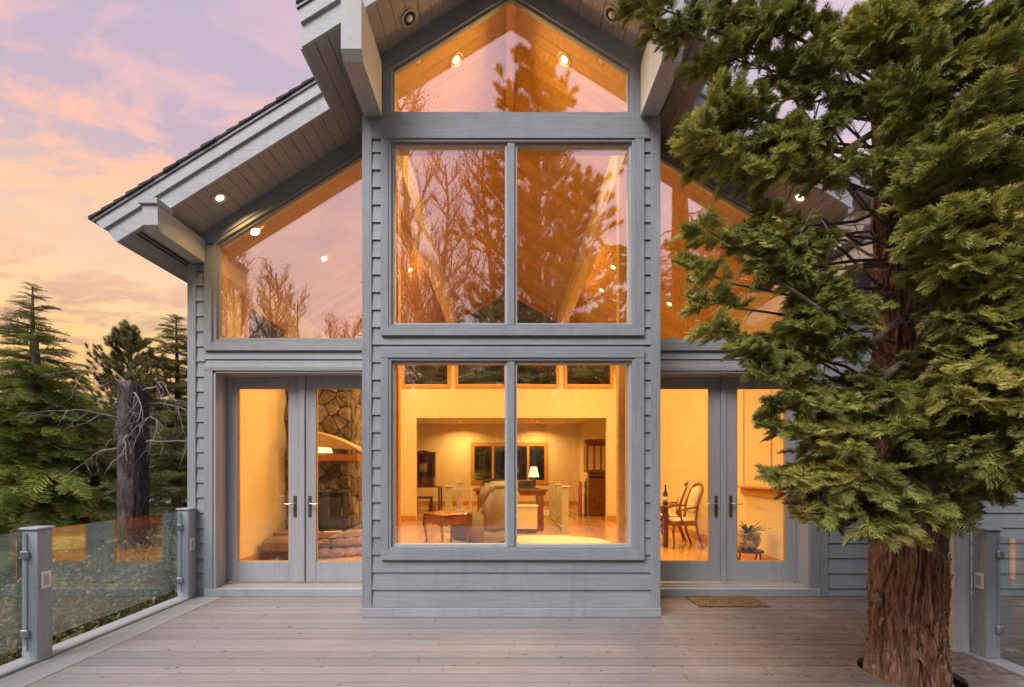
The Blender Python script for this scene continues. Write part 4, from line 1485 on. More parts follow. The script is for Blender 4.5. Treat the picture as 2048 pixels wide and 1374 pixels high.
# secretary desk and chair in the room beyond, left
sq = empty('secretary_desk', (-2.95, 16.6, FZ))
tag(sq, 'dark wood secretary desk with open shelves beyond the opening', 'desk')
x0, x1, y0, y1 = -3.25, -2.38, 16.2, 16.75
box('desk_top', x0, x1 + 0.25, y0 - 0.2, y1, 0.90, 0.935, 'walnut', sq, 0.006)
for x in (x0 + 0.04, x1 + 0.16):
    for y in (y0 - 0.14, y1 - 0.1):
        box('leg', x, x + 0.055, y, y + 0.055, FZ, 0.899, 'dark_walnut', sq, 0.004)
box('slope_front', x0, x1, y0 + 0.1, y1, 0.936, 1.22, 'walnut', sq, 0.01)
box('back_panel', x0, x1, y1 - 0.03, y1, 1.221, 2.05, 'walnut', sq)
for x in (x0, x1 - 0.03):
    box('side_panel', x, x + 0.03, y0 + 0.25, y1 - 0.031, 1.221, 2.05, 'dark_walnut', sq)
for z in (1.40, 1.72, 2.03):
    box('shelf', x0 + 0.031, x1 - 0.031, y0 + 0.26, y1 - 0.032, z, z + 0.025, 'walnut', sq)
prism('crest', [(x0, 2.056), (x1, 2.056), (x1, 2.10), (x1 - 0.25, 2.12), (x1 - 0.43, 2.17), (x0 + 0.25, 2.12), (x0, 2.10)], y1 - 0.05, y1, 'walnut', sq)
tag(box('framed_card', -2.93, -2.66, 16.55, 16.58, 1.427, 1.70, 'paper'), 'pale card standing on the secretary desk shelf', 'card')
bn = empty('desk_bench', (-2.6, 15.9, FZ))
tag(bn, 'small dark wooden bench in front of the secretary desk', 'bench')
box('seat', -2.95, -2.35, 15.6, 15.95, 0.56, 0.62, 'dark_walnut', bn, 0.01)
for x in (-2.92, -2.43):
    for y in (15.63, 15.87):
        box('leg', x, x + 0.05, y, y + 0.05, FZ, 0.559, 'dark_walnut', bn)
tag(box('storage_box', -2.6, -2.3, 16.3, 16.5, FZ + 0.002, FZ + 0.3, 'hood_pine', None, 0.03), 'small tan bag under the secretary desk', 'bag')
# hutch on the right with a row of ledgers
hu = empty('hutch_cabinet', (2.55, 14.9, FZ))
tag(hu, 'tall carved dark wood hutch with glazed upper doors at right', 'cabinet')
x0, x1, y0, y1 = 2.42, 3.3, 14.3, 14.9
box('base_cabinet', x0 + 0.06, x1, y0, y1, FZ, 1.25, 'walnut', hu, 0.02)
box('waist', x0 + 0.1, x1 - 0.1, y0 + 0.05, y1 - 0.05, 1.251, 1.42, 'dark_walnut', hu, 0.04)
box('upper_cabinet', x0, x1, y0 + 0.02, y1, 1.421, 2.26, 'walnut', hu, 0.01)
for y in (y0 - 0.002,):
    for x in (x0 + 0.05, x0 + 0.25, x0 + 0.45):
        box('glazed_panel', x, x + 0.15, y0 + 0.005, y0 + 0.019, 1.5, 2.2, 'hood_pine', hu, 0.005)
for q in range(3):
    box('glazed_panel', x0 - 0.012, x0 - 0.001, y0 + 0.06 + q * 0.17, y0 + 0.19 + q * 0.17, 1.5, 2.2, 'hood_pine', hu, 0.004)
box('cornice', x0 - 0.07, x1, y0 - 0.06, y1, 2.261, 2.40, 'walnut', hu, 0.04)
for i, (x, mt, lab) in enumerate(((2.20, 'red_leather', 'red'), (2.28, 'paper', 'cream'), (2.37, 'dark_walnut', 'dark brown'))):
    g = empty('golf_bag', (x, 14.2, FZ))
    tag(g, '%s tall narrow bag standing against the hutch' % lab, 'bag')
    MB().lathe([(0.05, 0), (0.055, 0.1), (0.05, 0.6), (0.06, 0.85)], (x, 14.15 + 0.05 * i, FZ), 12).build('body', mt, g, True)
    MB().tube([(x, 14.15 + 0.05 * i, FZ + 0.82), (x + 0.01, 14.16 + 0.05 * i, FZ + 1.02)], [0.03, 0.035], 8).build('top', mt, g, True)

# ------------------------------------------------------------------ dining chairs, bottle, plant behind the right doors


def dining_chair(cx_, cy_, a, label):
    ch = empty('dining_chair', (cx_, cy_, FZ))
    tag(ch, label, 'chair', 'dining chairs behind the right doors')

    def put(name, m, mat, sm=True):
        m.turn(a, (cx_, cy_))
        return m.build(name, mat, ch, sm)
    sh = 0.47
    m = MB().box(cx_ - 0.24, cx_ + 0.22, cy_ - 0.24, cy_ + 0.24, FZ + sh - 0.07, FZ + sh - 0.012, 0.01)
    put('seat_frame', m, 'walnut', False)
    m = MB().box(cx_ - 0.225, cx_ + 0.2, cy_ - 0.22, cy_ + 0.22, FZ + sh - 0.011, FZ + sh + 0.04, 0.03)
    put('seat_cushion', m, 'cream_fabric')
    for sx_, sy_ in ((-1, -1), (-1, 1)):
        put('leg', MB().add(*cabriole(cx_ + sx_ * 0.21, cy_ + sy_ * 0.2, FZ, FZ + sh - 0.071, sx_, sy_, 0.9)), 'walnut')
    for sy_ in (-1, 1):
        m = MB().tube([(cx_ + 0.33, cy_ + sy_ * 0.19, FZ), (cx_ + 0.24, cy_ + sy_ * 0.2, FZ + 0.25), (cx_ + 0.2, cy_ + sy_ * 0.2, FZ + sh), (cx_ + 0.23, cy_ + sy_ * 0.215, FZ + 0.75), (cx_ + 0.33, cy_ + sy_ * 0.2, FZ + 1.02), (cx_ + 0.36, cy_ + sy_ * 0.13, FZ + 1.10)],
                      [0.018, 0.021, 0.024, 0.022, 0.02, 0.02], 8)
        put('back_post', m, 'walnut')
        m = MB().tube([(cx_ + 0.23, cy_ + sy_ * 0.22, FZ + 0.73), (cx_ + 0.02, cy_ + sy_ * 0.28, FZ + 0.71), (cx_ - 0.12, cy_ + sy_ * 0.27, FZ + 0.68), (cx_ - 0.1, cy_ + sy_ * 0.24, FZ + 0.55), (cx_ - 0.06, cy_ + sy_ * 0.23, FZ + sh - 0.03)], [0.016, 0.018, 0.02, 0.017, 0.017], 8)
        put('armrest', m, 'walnut')
    m = MB().tube([(cx_ + 0.36, cy_ - 0.13, FZ + 1.10), (cx_ + 0.375, cy_, FZ + 1.14), (cx_ + 0.36, cy_ + 0.13, FZ + 1.10)], 0.024, 8)
    put('top_rail', m, 'walnut')
    v, f = [], []
    for i in range(6):
        t = i / 5
        z = FZ + 0.60 + 0.46 * t
        x = cx_ + 0.215 + 0.125 * t ** 1.6
        w_ = 0.15 * (1 - 0.25 * abs(t - 0.55) * 1.6)
        v += [(x - 0.022, cy_ - w_, z), (x + 0.018, cy_ - w_, z), (x + 0.018, cy_ + w_, z), (x - 0.022, cy_ + w_, z)]
    for i in range(5):
        for k in range(4):
            p, q = i * 4 + k, i * 4 + (k + 1) % 4
            f.append((p, q, q + 4, p + 4))
    f += [(3, 2, 1, 0), (20, 21, 22, 23)]
    put('back_pad', MB().add(v, f), 'cream_fabric')


dining_chair(3.16, 8.75, math.radians(8), 'nearer carved dining chair with cream seat and open splat back')
dining_chair(3.2, 9.55, math.radians(-14), 'farther carved dining armchair with full cream padded back')
dt = empty('dining_table', (2.7, 9.1, FZ))
tag(dt, 'dark polished dining table half hidden by the bay corner', 'table')
box('table_top', 2.45, 2.98, 8.6, 9.6, 0.84, 0.88, 'walnut', dt, 0.01)
for x in (2.5, 2.85):
    for y in (8.66, 9.46):
        box('leg', x, x + 0.08, y, y + 0.08, FZ, 0.839, 'dark_walnut', dt, 0.01)
wb = empty('wine_bottle', (2.92, 8.80, 0.88))
tag(wb, 'dark wine bottle with pale label on the dining table', 'bottle')
MB().lathe([(0.04, 0), (0.042, 0.02), (0.042, 0.2), (0.016, 0.27), (0.014, 0.34), (0.017, 0.345), (0.017, 0.36)], (2.92, 8.80, 0.881), 16).build('glass_body', 'charcoal', wb, True)
MB().lathe([(0.0428, 0.0), (0.0428, 0.09)], (2.92, 8.80, 0.94), 16).build('paper_label', 'paper', wb, True)

ps = empty('plant_stand', (3.47, 6.9, FZ))
tag(ps, 'round dark metal plant stand by the right door', 'stand')
MB().lathe([(0.20, 0), (0.205, 0.012), (0.20, 0.024)], (3.47, 6.9, 0.36), 24).build('tray', 'iron', ps)
for k in range(4):
    a = k * math.pi / 2 + 0.5
    ca, sa = math.cos(a), math.sin(a)
    MB().tube([(3.47 + 0.18 * ca, 6.9 + 0.18 * sa, 0.36), (3.47 + 0.19 * ca, 6.9 + 0.19 * sa, 0.28), (3.47 + 0.14 * ca, 6.9 + 0.14 * sa, 0.18), (3.47 + 0.2 * ca, 6.9 + 0.2 * sa, FZ)], 0.011, 6).build('leg', 'iron', ps)
pp = empty('potted_plant', (3.47, 6.9, 0.385))
tag(pp, 'leafy house plant in a blue and white glazed pot on the stand', 'plant')
MB().lathe([(0.085, 0), (0.10, 0.015), (0.15, 0.08), (0.165, 0.14), (0.15, 0.20), (0.145, 0.22), (0.165, 0.235), (0.16, 0.245), (0.13, 0.24)], (3.47, 6.9, 0.386), 28).build('pot', 'glaze_blue', pp, True)
rr = random.Random(3)
for k in range(34):
    a = rr.uniform(0, 2 * math.pi)
    L = rr.uniform(0.16, 0.34)
    el = rr.uniform(0.1, 1.25)
    w_ = rr.uniform(0.012, 0.026)
    v, f = [], []
    for i in range(6):
        t = i / 5
        dr = L * t * math.cos(el)
        dz = L * t * math.sin(el) - 0.35 * L * t * t
        ww = w_ * math.sin(math.pi * min(0.98, 0.12 + 0.86 * t))
        cx2, cy2 = 3.47 + (0.03 + dr) * math.cos(a), 6.9 + (0.03 + dr) * math.sin(a)
        v += [(cx2 - ww * math.sin(a), cy2 + ww * math.cos(a), 0.62 + dz), (cx2, cy2, 0.615 + dz), (cx2 + ww * math.sin(a), cy2 - ww * math.cos(a), 0.62 + dz)]
    for i in range(5):
        for q in range(2):
            f.append((i * 3 + q, i * 3 + q + 1, i * 3 + q + 4, i * 3 + q + 3))
    mesh('leaf', v, f, 'leaf_house', pp, True)

# ------------------------------------------------------------------ the deck
deck = empty('deck', (0, 2, 0))
tag(deck, kind='structure')
TX, TY, TR = 3.07, 3.67, 0.325    # hole cut for the tree
DX0, DX1 = -3.40, 3.86
pitch = 0.1475
joints = {}


def deck_piece(x0, x1, y0, y1, cut_l=False, cut_r=False):
    """a board, with an end cut round the tree where it meets the hole"""
    m_ = MB()
    ny = 7 if (cut_l or cut_r) else 2
    ys_ = [y0 + (y1 - y0) * i / (ny - 1) for i in range(ny)]

    def cx_(y, side):
        d = TR * TR - (y - TY) ** 2
        return TX + side * math.sqrt(max(d, 0.0))
    L_ = [cx_(y, 1) if cut_l else x0 for y in ys_]
    R_ = [cx_(y, -1) if cut_r else x1 for y in ys_]
    dz = RND.uniform(-0.0012, 0.0012)
    v_ = [(x, y, dz) for x, y in zip(L_, ys_)] + [(x, y, dz) for x, y in zip(R_, ys_)]
    v_ += [(x, y, -0.036) for x, y, z in v_]
    n2 = 2 * ny
    top = list(range(ny, n2)) + list(range(ny - 1, -1, -1))
    f_ = [tuple(top[::-1][::-1]), tuple(i + n2 for i in top[::-1])]
    loop = top
    for i in range(len(loop)):
        a, b = loop[i], loop[(i + 1) % len(loop)]
        f_.append((b, a, a + n2, b + n2))
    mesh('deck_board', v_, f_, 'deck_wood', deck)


row = 0
y = YM - 0.001
while y > -2.6:
    y0, y1 = y - pitch + 0.0075, y
    base = [(-0.22,), (0.96,), (-0.47,), (1.15,), (-1.6,), (2.3,), (-0.62,), (1.3,)][row % 8]
    ends = [DX0] + [b + 0.12 * math.sin(row * 1.7) for b in base] + ([4.6 + (row % 3) * .5, 7.2] if y0 > 4.24 else [DX1, 4.04, 7.2])
    for a, b in zip(ends[:-1], ends[1:]):
        if (a, b) == (DX1, 4.04):
            continue
        a2, b2 = a + 0.0015, b - 0.0015
        hits = (y1 > TY - TR and y0 < TY + TR)
        if hits and a2 < TX < b2:
            full = abs(y0 - TY) < TR and abs(y1 - TY) < TR
            deck_piece(a2, TX, y0, y1, cut_r=True)
            deck_piece(TX, b2, y0, y1, cut_l=True)
        else:
            deck_piece(a2, b2, y0, y1)
    y -= pitch
    row += 1
# border boards along the left edge, gutter groove, edge strip
for a, b, z in ((-3.628, -3.404, 0.003), (-3.70, -3.632, 0.003)):
    box('border_board', a, b, -2.6, YM - 0.001, -0.036, z, 'deck_border', deck, 0.003)
box('edge_strip', -3.90, -3.716, -2.6, YM + 0.0, -0.2, 0.022, 'paint_y', deck, 0.004)
box('border_board', 3.865, 4.035, -2.6, 4.235, -0.036, 0.003, 'deck_border', deck, 0.003)
for yy in (-2.4, -0.8, 0.8, 2.3, 4.6, 5.6):
    box('joist', -3.85, 7.1, yy, yy + 0.05, -0.30, -0.042, 'fir_bark', deck)
for x in (-3.7, -1.2, 1.2, 3.6):
    for yy in (-2.3, 1.5, 4.7):
        box('pier', x - 0.08, x + 0.08, yy - 0.08, yy + 0.08, -3.2, -0.301, 'fir_bark', deck)
tag(deck, kind='structure')

# ------------------------------------------------------------------ glass railings
def rail_post(parent, x0, x1, y0, y1, h):
    box('post', x0, x1, y0, y1, 0.004, h - 0.022, 'paint_post', parent, 0.005)
    box('post_cap', x0 - 0.014, x1 + 0.014, y0 - 0.014, y1 + 0.014, h - 0.021, h, 'paint_post', parent, 0.006)


def clamp(parent, x, y, z, dx=0.03):
    box('clamp', x - dx, x + dx, y - 0.028, y, z - 0.03, z + 0.03, 'steel_clamp', parent, 0.006)


gl = empty('glass_railing', (-3.8, 4.0, 0))
tag(gl, 'grey post and clear glass railing along the left edge of the deck', 'railing')
PX = (-3.85, -3.72)
posts = ((1.9, 2.03), (3.85, 3.98), (5.68, 5.81))
for y0, y1 in posts:
    rail_post(gl, PX[0], PX[1], y0, y1, 1.075)
    pl = box('light_plate', PX[1] + 0.0005, PX[1] + 0.008, y0 + 0.022, y0 + 0.108, 0.58, 0.715, 'plate_white', gl, 0.003)
    box('light_lens', PX[1] + 0.0081, PX[1] + 0.011, y0 + 0.045, y0 + 0.085, 0.605, 0.69, 'plate_grey', pl)
    box('cover_strip', PX[0] + 0.028, PX[0] + 0.05, y0 - 0.008, y0 - 0.0005, 0.10, 1.03, 'paint_post', gl)
    for z in (0.235, 0.86):
        clamp(gl, PX[0] + 0.04, y0 - 0.0005, z)
for (a, b), (c, d) in zip(posts[:-1], posts[1:]):
    box('pane', -3.816, -3.806, b + 0.012, c - 0.012, 0.14, 1.045, 'rail_glass', gl)
box('pane', -3.816, -3.806, -0.6, 1.885, 0.14, 1.045, 'rail_glass', gl)

gr = empty('glass_railing', (3.96, 3.9, 0))
tag(gr, 'grey post and glass panel by the tree at the right edge of the deck', 'railing')
rail_post(gr, 3.904, 4.02, 3.92, 4.045, 1.06)
pl = box('light_plate', 3.896, 3.9035, 3.94, 4.015, 0.56, 0.69, 'plate_white', gr, 0.003)
box('light_lens', 3.893, 3.8959, 3.958, 3.997, 0.585, 0.665, 'plate_grey', pl)
box('cover_strip', 3.985, 4.005, 3.912, 3.9195, 0.10, 1.02, 'paint_post', gr)
for z in (0.245, 0.855):
    clamp(gr, 3.998, 3.9195, z, 0.026)
box('pane', 4.0, 4.01, 1.2, 3.905, 0.13, 1.0, 'rail_glass', gr)
rail_post(gr, 3.904, 4.02, 1.06, 1.185, 1.06)

m = MB().box(2.16, 2.96, 5.37, 5.80, 0.003, 0.016, 0.004)
tag(m.build('doormat', 'jute'), 'woven brown doormat in front of the right doors', 'doormat')
# ------------------------------------------------------------------ terrain


def smooth(a, b, x):
    t = min(1.0, max(0.0, (x - a) / (b - a)))
    return t * t * (3 - 2 * t)


def ground_z(x, y):
    z = -0.95
    z += -0.75 * smooth(-3.5, -8.5, x)                       # the bank falls away left of the deck
    far = smooth(9, 34, y) * smooth(-2, -7, x)
    z += far * 3.2
    z += smooth(40, 140, math.hypot(x, y)) * 5.0
    z += smooth(18, 30, y) * smooth(-4, 2, x) * 0.8
    z += 0.5 * smooth(4.5, 8, x)
    z += 7.0 * smooth(-13, -32, y)
    r = math.hypot(x, y)
    if r > 5:
        z += 0.22 * mnoise.noise(Vector((x * 0.35, y * 0.35, 0))) * smooth(5, 9, r) + 0.7 * mnoise.noise(Vector((x * 0.06, y * 0.06, 3))) * smooth(10, 25, r)
    return z


def axis():
    a = list(np.arange(-30, 30.1, 0.75))
    b = [30 + 2.0 * i ** 1.45 for i in range(1, 30)]
    return [-v for v in reversed(b)] + a + b


gx = axis()
gv = [(x, y, min(ground_z(x, y), -0.5 if (-4.2 < x < 8.5 and -3 < y < 19) else 99)) for y in gx for x in gx]
n = len(gx)
gf = [(j * n + i, j * n + i + 1, (j + 1) * n + i + 1, (j + 1) * n + i) for j in range(n - 1) for i in range(n - 1)]
t = NT('forest_floor')
v = t.coords((1, 1, 1), rnd=False)
n1 = t.noise(v, 0.5, 8, 0.65)
n2 = t.noise(v, 6.0, 8, 0.7)
col = t.ramp(n1, [(0.3, (0.10, 0.075, 0.055)), (0.5, (0.21, 0.155, 0.12)), (0.62, (0.30, 0.225, 0.18)), (0.75, (0.10, 0.11, 0.04))])
col = t.mix(0.55, col, t.ramp(n2, [(0.3, (0.07, 0.05, 0.035)), (0.7, (0.36, 0.27, 0.21))]))
MATS['forest_floor'] = t.finish(col, 0.95, bump=n2, bump_s=1.0, bump_d=0.08, spec=0.1)
ter = mesh('terrain', gv, gf, 'forest_floor', None, True, origin=(0, 0, 0))
tag(ter, kind='structure')

# ------------------------------------------------------------------ foliage pieces, scattered by geometry nodes
SRC = {}


def src_collection(name, meshes):
    col_ = bpy.data.collections.new(name)
    for i, me in enumerate(meshes):
        o = bpy.data.objects.new('%s_%02d' % (name, i), me)
        col_.objects.link(o)
    SRC[name] = col_
    return col_


def cone_mesh(name, segs, mat, sides=3):
    """many thin cones: (p0, p1, radius, tip0, tip1)"""
    V, Fc, T = [], [], []
    for p0, p1, r, t0, t1 in segs:
        d = p1 - p0
        if d.length < 1e-6:
            continue
        d.normalize()
        u = d.orthogonal().normalized()
        w_ = d.cross(u)
        k = len(V)
        for i in range(sides):
            a = 2 * math.pi * i / sides
            V.append(p0 + (u * math.cos(a) + w_ * math.sin(a)) * r)
            T.append(t0)
        V.append(p1)
        T.append(t1)
        for i in range(sides):
            Fc.append((k + i, k + (i + 1) % sides, k + sides))
    me = bpy.data.meshes.new(name)
    me.from_pydata([tuple(p) for p in V], [], Fc)
    at = me.attributes.new('tip', 'FLOAT', 'POINT')
    at.data.foreach_set('value', T)
    me.materials.append(MATS[mat])
    me.update()
    return me


def cedar_spray(seed):
    """plume of cord-like scale-leaf twigs, along +X"""
    r = random.Random(seed)
    S = []
    L = 0.22
    bend = r.uniform(-0.25, 0.1)
    axis_ = lambda q: Vector((L * q, 0, bend * L * q * q))
    nb = 13
    for i in range(nb):
        t0 = i / nb
        S.append((axis_(t0), axis_((i + 1.3) / nb), 0.0056 * (1 - 0.5 * t0), 0.1 + 0.3 * t0, 0.2 + 0.4 * t0))
        q = (i + 0.4) / nb
        for s in (-1, 1):
            p = axis_(q)
            ll = (0.115 * (1 - q) ** 0.8 + 0.035) * r.uniform(0.75, 1.15)
            a = math.radians(r.uniform(28, 52))
            up = r.uniform(-0.35, 0.45)
            d = Vector((math.cos(a), s * math.sin(a) * math.cos(up * 2), math.sin(up * 1.2) * 0.7)).normalized()
            e = p + d * ll
            S.append((p, e, 0.0050, 0.2, 0.8))
            ns = max(2, int(ll / 0.018))
            for j in range(ns):
                u = 0.2 + 0.75 * j / ns
                side = 1 if j % 2 else -1
                o2 = d.cross(Vector((r.uniform(-0.4, 0.4), r.uniform(-0.4, 0.4), 1))).normalized()
                dd = (d * 1.0 + o2 * side * r.uniform(0.45, 0.85) + Vector((0, 0, r.uniform(-0.25, 0.3)))).normalized()
                l2 = r.uniform(0.034, 0.068) * (1.15 - 0.4 * u)
                p2 = p + d * ll * u
                S.append((p2, p2 + dd * l2, 0.0050, 0.4, 1.0))
    return cone_mesh('cedar_spray', S, 'cedar_leaf')


def fir_bough(seed, mat, dens=1.0):
    """flat layered bough with needled twigs, length 1 along +X"""
    r = random.Random(seed)
    S = []
    ax = lambda q: Vector((q, 0.03 * math.sin(q * 5 + seed), 0.06 * q - 0.34 * q * q))
    for i in range(10):
        S.append((ax(i / 10), ax((i + 1.4) / 10), 0.012 * (1 - i / 11), 0, 0))
    nt = int(17 * dens)
    for i in range(nt):
        q = 0.12 + 0.88 * i / nt
        for s in (-1, 1):
            p = ax(q)
            ll = (0.40 * (1 - q) ** 0.75 + 0.09) * r.uniform(0.7, 1.15) * min(1, q * 3 + 0.3)
            a = math.radians(r.uniform(38, 60))
            d = Vector((math.cos(a), s * math.sin(a), r.uniform(-0.12, 0.06))).normalized()
            S.append((p, p + d * ll, 0.005, 0.1, 0.4))
            nn = int(ll / 0.019)
            for j in range(nn):
                u = 0.1 + 0.95 * j / nn
                p2 = p + d * ll * min(u, 1)
                for side in (-1, 1):
                    o2 = Vector((-d.y, d.x, 0)) * side
                    dd = (d * 0.8 + o2 * r.uniform(0.6, 1.0) + Vector((0, 0, r.uniform(-0.15, 0.45)))).normalized()
                    S.append((p2, p2 + dd * r.uniform(0.035, 0.055), 0.0065, 0.1 + 0.5 * u * q, 0.3 + 0.7 * u))
    return cone_mesh('fir_bough', S, mat)


def pine_tuft(seed):
    r = random.Random(seed)
    S = []
    for i in range(95):
        d = Vector((r.gauss(0.75, 0.5), r.gauss(0, 0.6), r.gauss(0.15, 0.6))).normalized()
        p = Vector((r.uniform(-0.16, 0.06), r.uniform(-0.02, 0.02), r.uniform(-0.02, 0.02)))
        S.append((p, p + d * r.uniform(0.13, 0.22), 0.009, 0.2, 0.9))
    S.append((Vector((-0.3, 0, 0)), Vector((0.1, 0, 0)), 0.016, 0, 0))
    return cone_mesh('pine_tuft', S, 'pine_leaf')


def leaf_sprig(seed, mat, size=0.05, n_=26, spread=0.2):
    r = random.Random(seed)
    V, Fc, T = [], [], []
    for i in range(n_):
        p = Vector((r.gauss(0, spread), r.gauss(0, spread), r.gauss(0, spread)))
        d = Vector((r.gauss(0, 1), r.gauss(0, 1), r.gauss(0.3, 1))).normalized()
        u = d.orthogonal().normalized()
        u.rotate(Matrix.Rotation(r.uniform(0, 6.3), 3, d))
        s = size * r.uniform(0.6, 1.3)
        k = len(V)
        V += [p, p + d * s * 0.5 + u * s * 0.3, p + d * s, p + d * s * 0.5 - u * s * 0.3]
        T += [0.2, 0.5, 1, 0.5]
        Fc.append((k, k + 1, k + 2, k + 3))
    me = bpy.data.meshes.new('sprig')
    me.from_pydata([tuple(p) for p in V], [], Fc)
    at = me.attributes.new('tip', 'FLOAT', 'POINT')
    at.data.foreach_set('value', T)
    me.materials.append(MATS[mat])
    return me


src_collection('cedar', [cedar_spray(s) for s in (1, 2, 3, 4, 5)])
src_collection('fir', [fir_bough(s, 'fir_leaf') for s in (1, 2, 3)])
src_collection('farfir', [fir_bough(s, 'far_leaf', 0.7) for s in (5, 6)])
src_collection('pine', [pine_tuft(s) for s in (1, 2, 3)])
src_collection('bush', [leaf_sprig(s, 'bush_leaf', 0.06, 34, 0.15) for s in (1, 2, 3)])
src_collection('aspen', [leaf_sprig(s, 'aspen_leaf', 0.075, 6, 0.13) for s in (1, 2)])


def scatter_group():
    g = bpy.data.node_groups.new('scatter', 'GeometryNodeTree')
    g.interface.new_socket('Geometry', in_out='INPUT', socket_type='NodeSocketGeometry')
    g.interface.new_socket('Pieces', in_out='INPUT', socket_type='NodeSocketCollection')
    g.interface.new_socket('Geometry', in_out='OUTPUT', socket_type='NodeSocketGeometry')
    gi = g.nodes.new('NodeGroupInput')
    go = g.nodes.new('NodeGroupOutput')
    ci = g.nodes.new('GeometryNodeCollectionInfo')
    ci.inputs['Separate Children'].default_value = True
    ci.inputs['Reset Children'].default_value = True
    ip = g.nodes.new('GeometryNodeInstanceOnPoints')
    ip.inputs['Pick Instance'].default_value = True
    L = g.links.new
    L(gi.outputs[0], ip.inputs['Points'])
    L(gi.outputs[1], ci.inputs['Collection'])
    L(ci.outputs[0], ip.inputs['Instance'])

    def attr(nm, ty):
        a = g.nodes.new('GeometryNodeInputNamedAttribute')
        a.data_type = ty
        a.inputs['Name'].default_value = nm
        return [o for o in a.outputs if o.enabled and o.name == 'Attribute'][0]
    e2r = g.nodes.new('FunctionNodeEulerToRotation')
    L(attr('rot', 'FLOAT_VECTOR'), e2r.inputs[0])
    L(e2r.outputs[0], ip.inputs['Rotation'])
    L(attr('scl', 'FLOAT'), ip.inputs['Scale'])
    L(attr('idx', 'INT'), ip.inputs['Instance Index'])
    L(ip.outputs[0], go.inputs[0])
    return g


SCATTER = scatter_group()


def scatter(name, pts, eul, scl, colname, parent, mat, origin):
    """one object that carries all the sprays of a crown"""
    me = bpy.data.meshes.new(name)
    P = np.asarray([tuple(p) for p in pts], dtype=np.float32) - np.asarray(origin, dtype=np.float32)
    k = len(P)
    me.vertices.add(k)
    me.vertices.foreach_set('co', P.ravel())
    a = me.attributes.new('rot', 'FLOAT_VECTOR', 'POINT')
    a.data.foreach_set('vector', np.asarray([tuple(e) for e in eul], dtype=np.float32).ravel())
    a = me.attributes.new('scl', 'FLOAT', 'POINT')
    a.data.foreach_set('value', np.asarray(scl, dtype=np.float32))
    a = me.attributes.new('idx', 'INT', 'POINT')
    nv = len(SRC[colname].objects)
    a.data.foreach_set('value', np.asarray([i * 7 % 97 % nv for i in range(k)], dtype=np.int32))
    me.materials.append(MATS[mat])
    o = bpy.data.objects.new(name, me)
    md = o.modifiers.new('scatter', 'NODES')
    md.node_group = SCATTER
    for it in SCATTER.interface.items_tree:
        if it.item_type == 'SOCKET' and it.in_out == 'INPUT' and it.name == 'Pieces':
            md[it.identifier] = SRC[colname]
    link(o, parent, origin)
    o['kind'] = 'stuff'
    return o


def aim(d, roll, up=None):
    """euler whose +X points along d"""
    q = d.to_track_quat('X', 'Z')
    return (q.to_matrix() @ Matrix.Rotation(roll, 3, 'X')).to_euler()


# ------------------------------------------------------------------ the big tree growing through the deck
cedar = empty('cedar_tree', (TX, TY, -1.0))
tag(cedar, 'large evergreen with shaggy red-brown bark growing up through the deck', 'tree')


def trunk_axis(z):
    return TX + 0.0 + 0.018 * (z - 0) * (1 if z > 0 else 0) * -1 + 0.02 * math.sin(z * 0.9), TY + 0.02 * math.sin(z * 0.7 + 1)


def trunk_r(z):
    return 0.232 - 0.020 * max(z, 0) + 0.05 * smooth(0.5, -0.6, z) if z < 8 else 0.1


def bark_h(a, z):
    """shaggy vertical ridges that fork and rejoin"""
    x, y = math.cos(a), math.sin(a)
    wob = 0.35 * mnoise.noise(Vector((x * 2.2, y * 2.2, z * 1.4)))
    aa = a + wob
    x, y = math.cos(aa), math.sin(aa)
    r1 = 1 - abs(mnoise.noise(Vector((x * 4.6, y * 4.6, z * 0.85)))) * 2.2
    r2 = 1 - abs(mnoise.noise(Vector((x * 10.5 + 7, y * 10.5, z * 1.6)))) * 2.2
    r3 = mnoise.noise(Vector((x * 30, y * 30 + 3, z * 3.0)))
    r4 = mnoise.noise(Vector((x * 7 + 11, y * 7, z * 7.0)))
    c1 = mnoise.noise(Vector((x * 3.4 + 2, y * 3.4, z * 0.55)))
    c2 = mnoise.noise(Vector((x * 7.5 + 31, y * 7.5, z * 1.0)))
    return 0.012 * r1 + 0.016 * r2 + 0.009 * r3 + 0.010 * r4 - 0.055 * math.exp(-(c1 / 0.09) ** 2) - 0.034 * math.exp(-(c2 / 0.09) ** 2)


NA, NZ = 300, 330
tv, tf = [], []
for j in range(NZ + 1):
    z = -1.0 + 8.2 * (j / NZ) ** 1.0 if False else (-1.0 + 3.4 * j / 230 if j <= 230 else 2.4 + (j - 230) * 5.2 / 100)
    cx_, cy_ = trunk_axis(z)
    R0 = trunk_r(z)
    for i in range(NA):
        a = 2 * math.pi * i / NA
        rr_ = R0 + bark_h(a, z)
        # a pruned knot low on the side facing the house door
        da = (a - math.radians(229) + math.pi) % (2 * math.pi) - math.pi
        kd = math.hypot(da * R0, z - 0.545)
        rr_ += 0.045 * math.exp(-(kd / 0.06) ** 2) - 0.02 * math.exp(-(kd / 0.022) ** 2)
        tv.append((cx_ + rr_ * math.cos(a), cy_ + rr_ * math.sin(a), z))
for j in range(NZ):
    for i in range(NA):
        k = (i + 1) % NA
        tf.append((j * NA + i, j * NA + k, (j + 1) * NA + k, (j + 1) * NA + i))
mesh('trunk', tv, tf, 'cedar_bark', cedar, True)


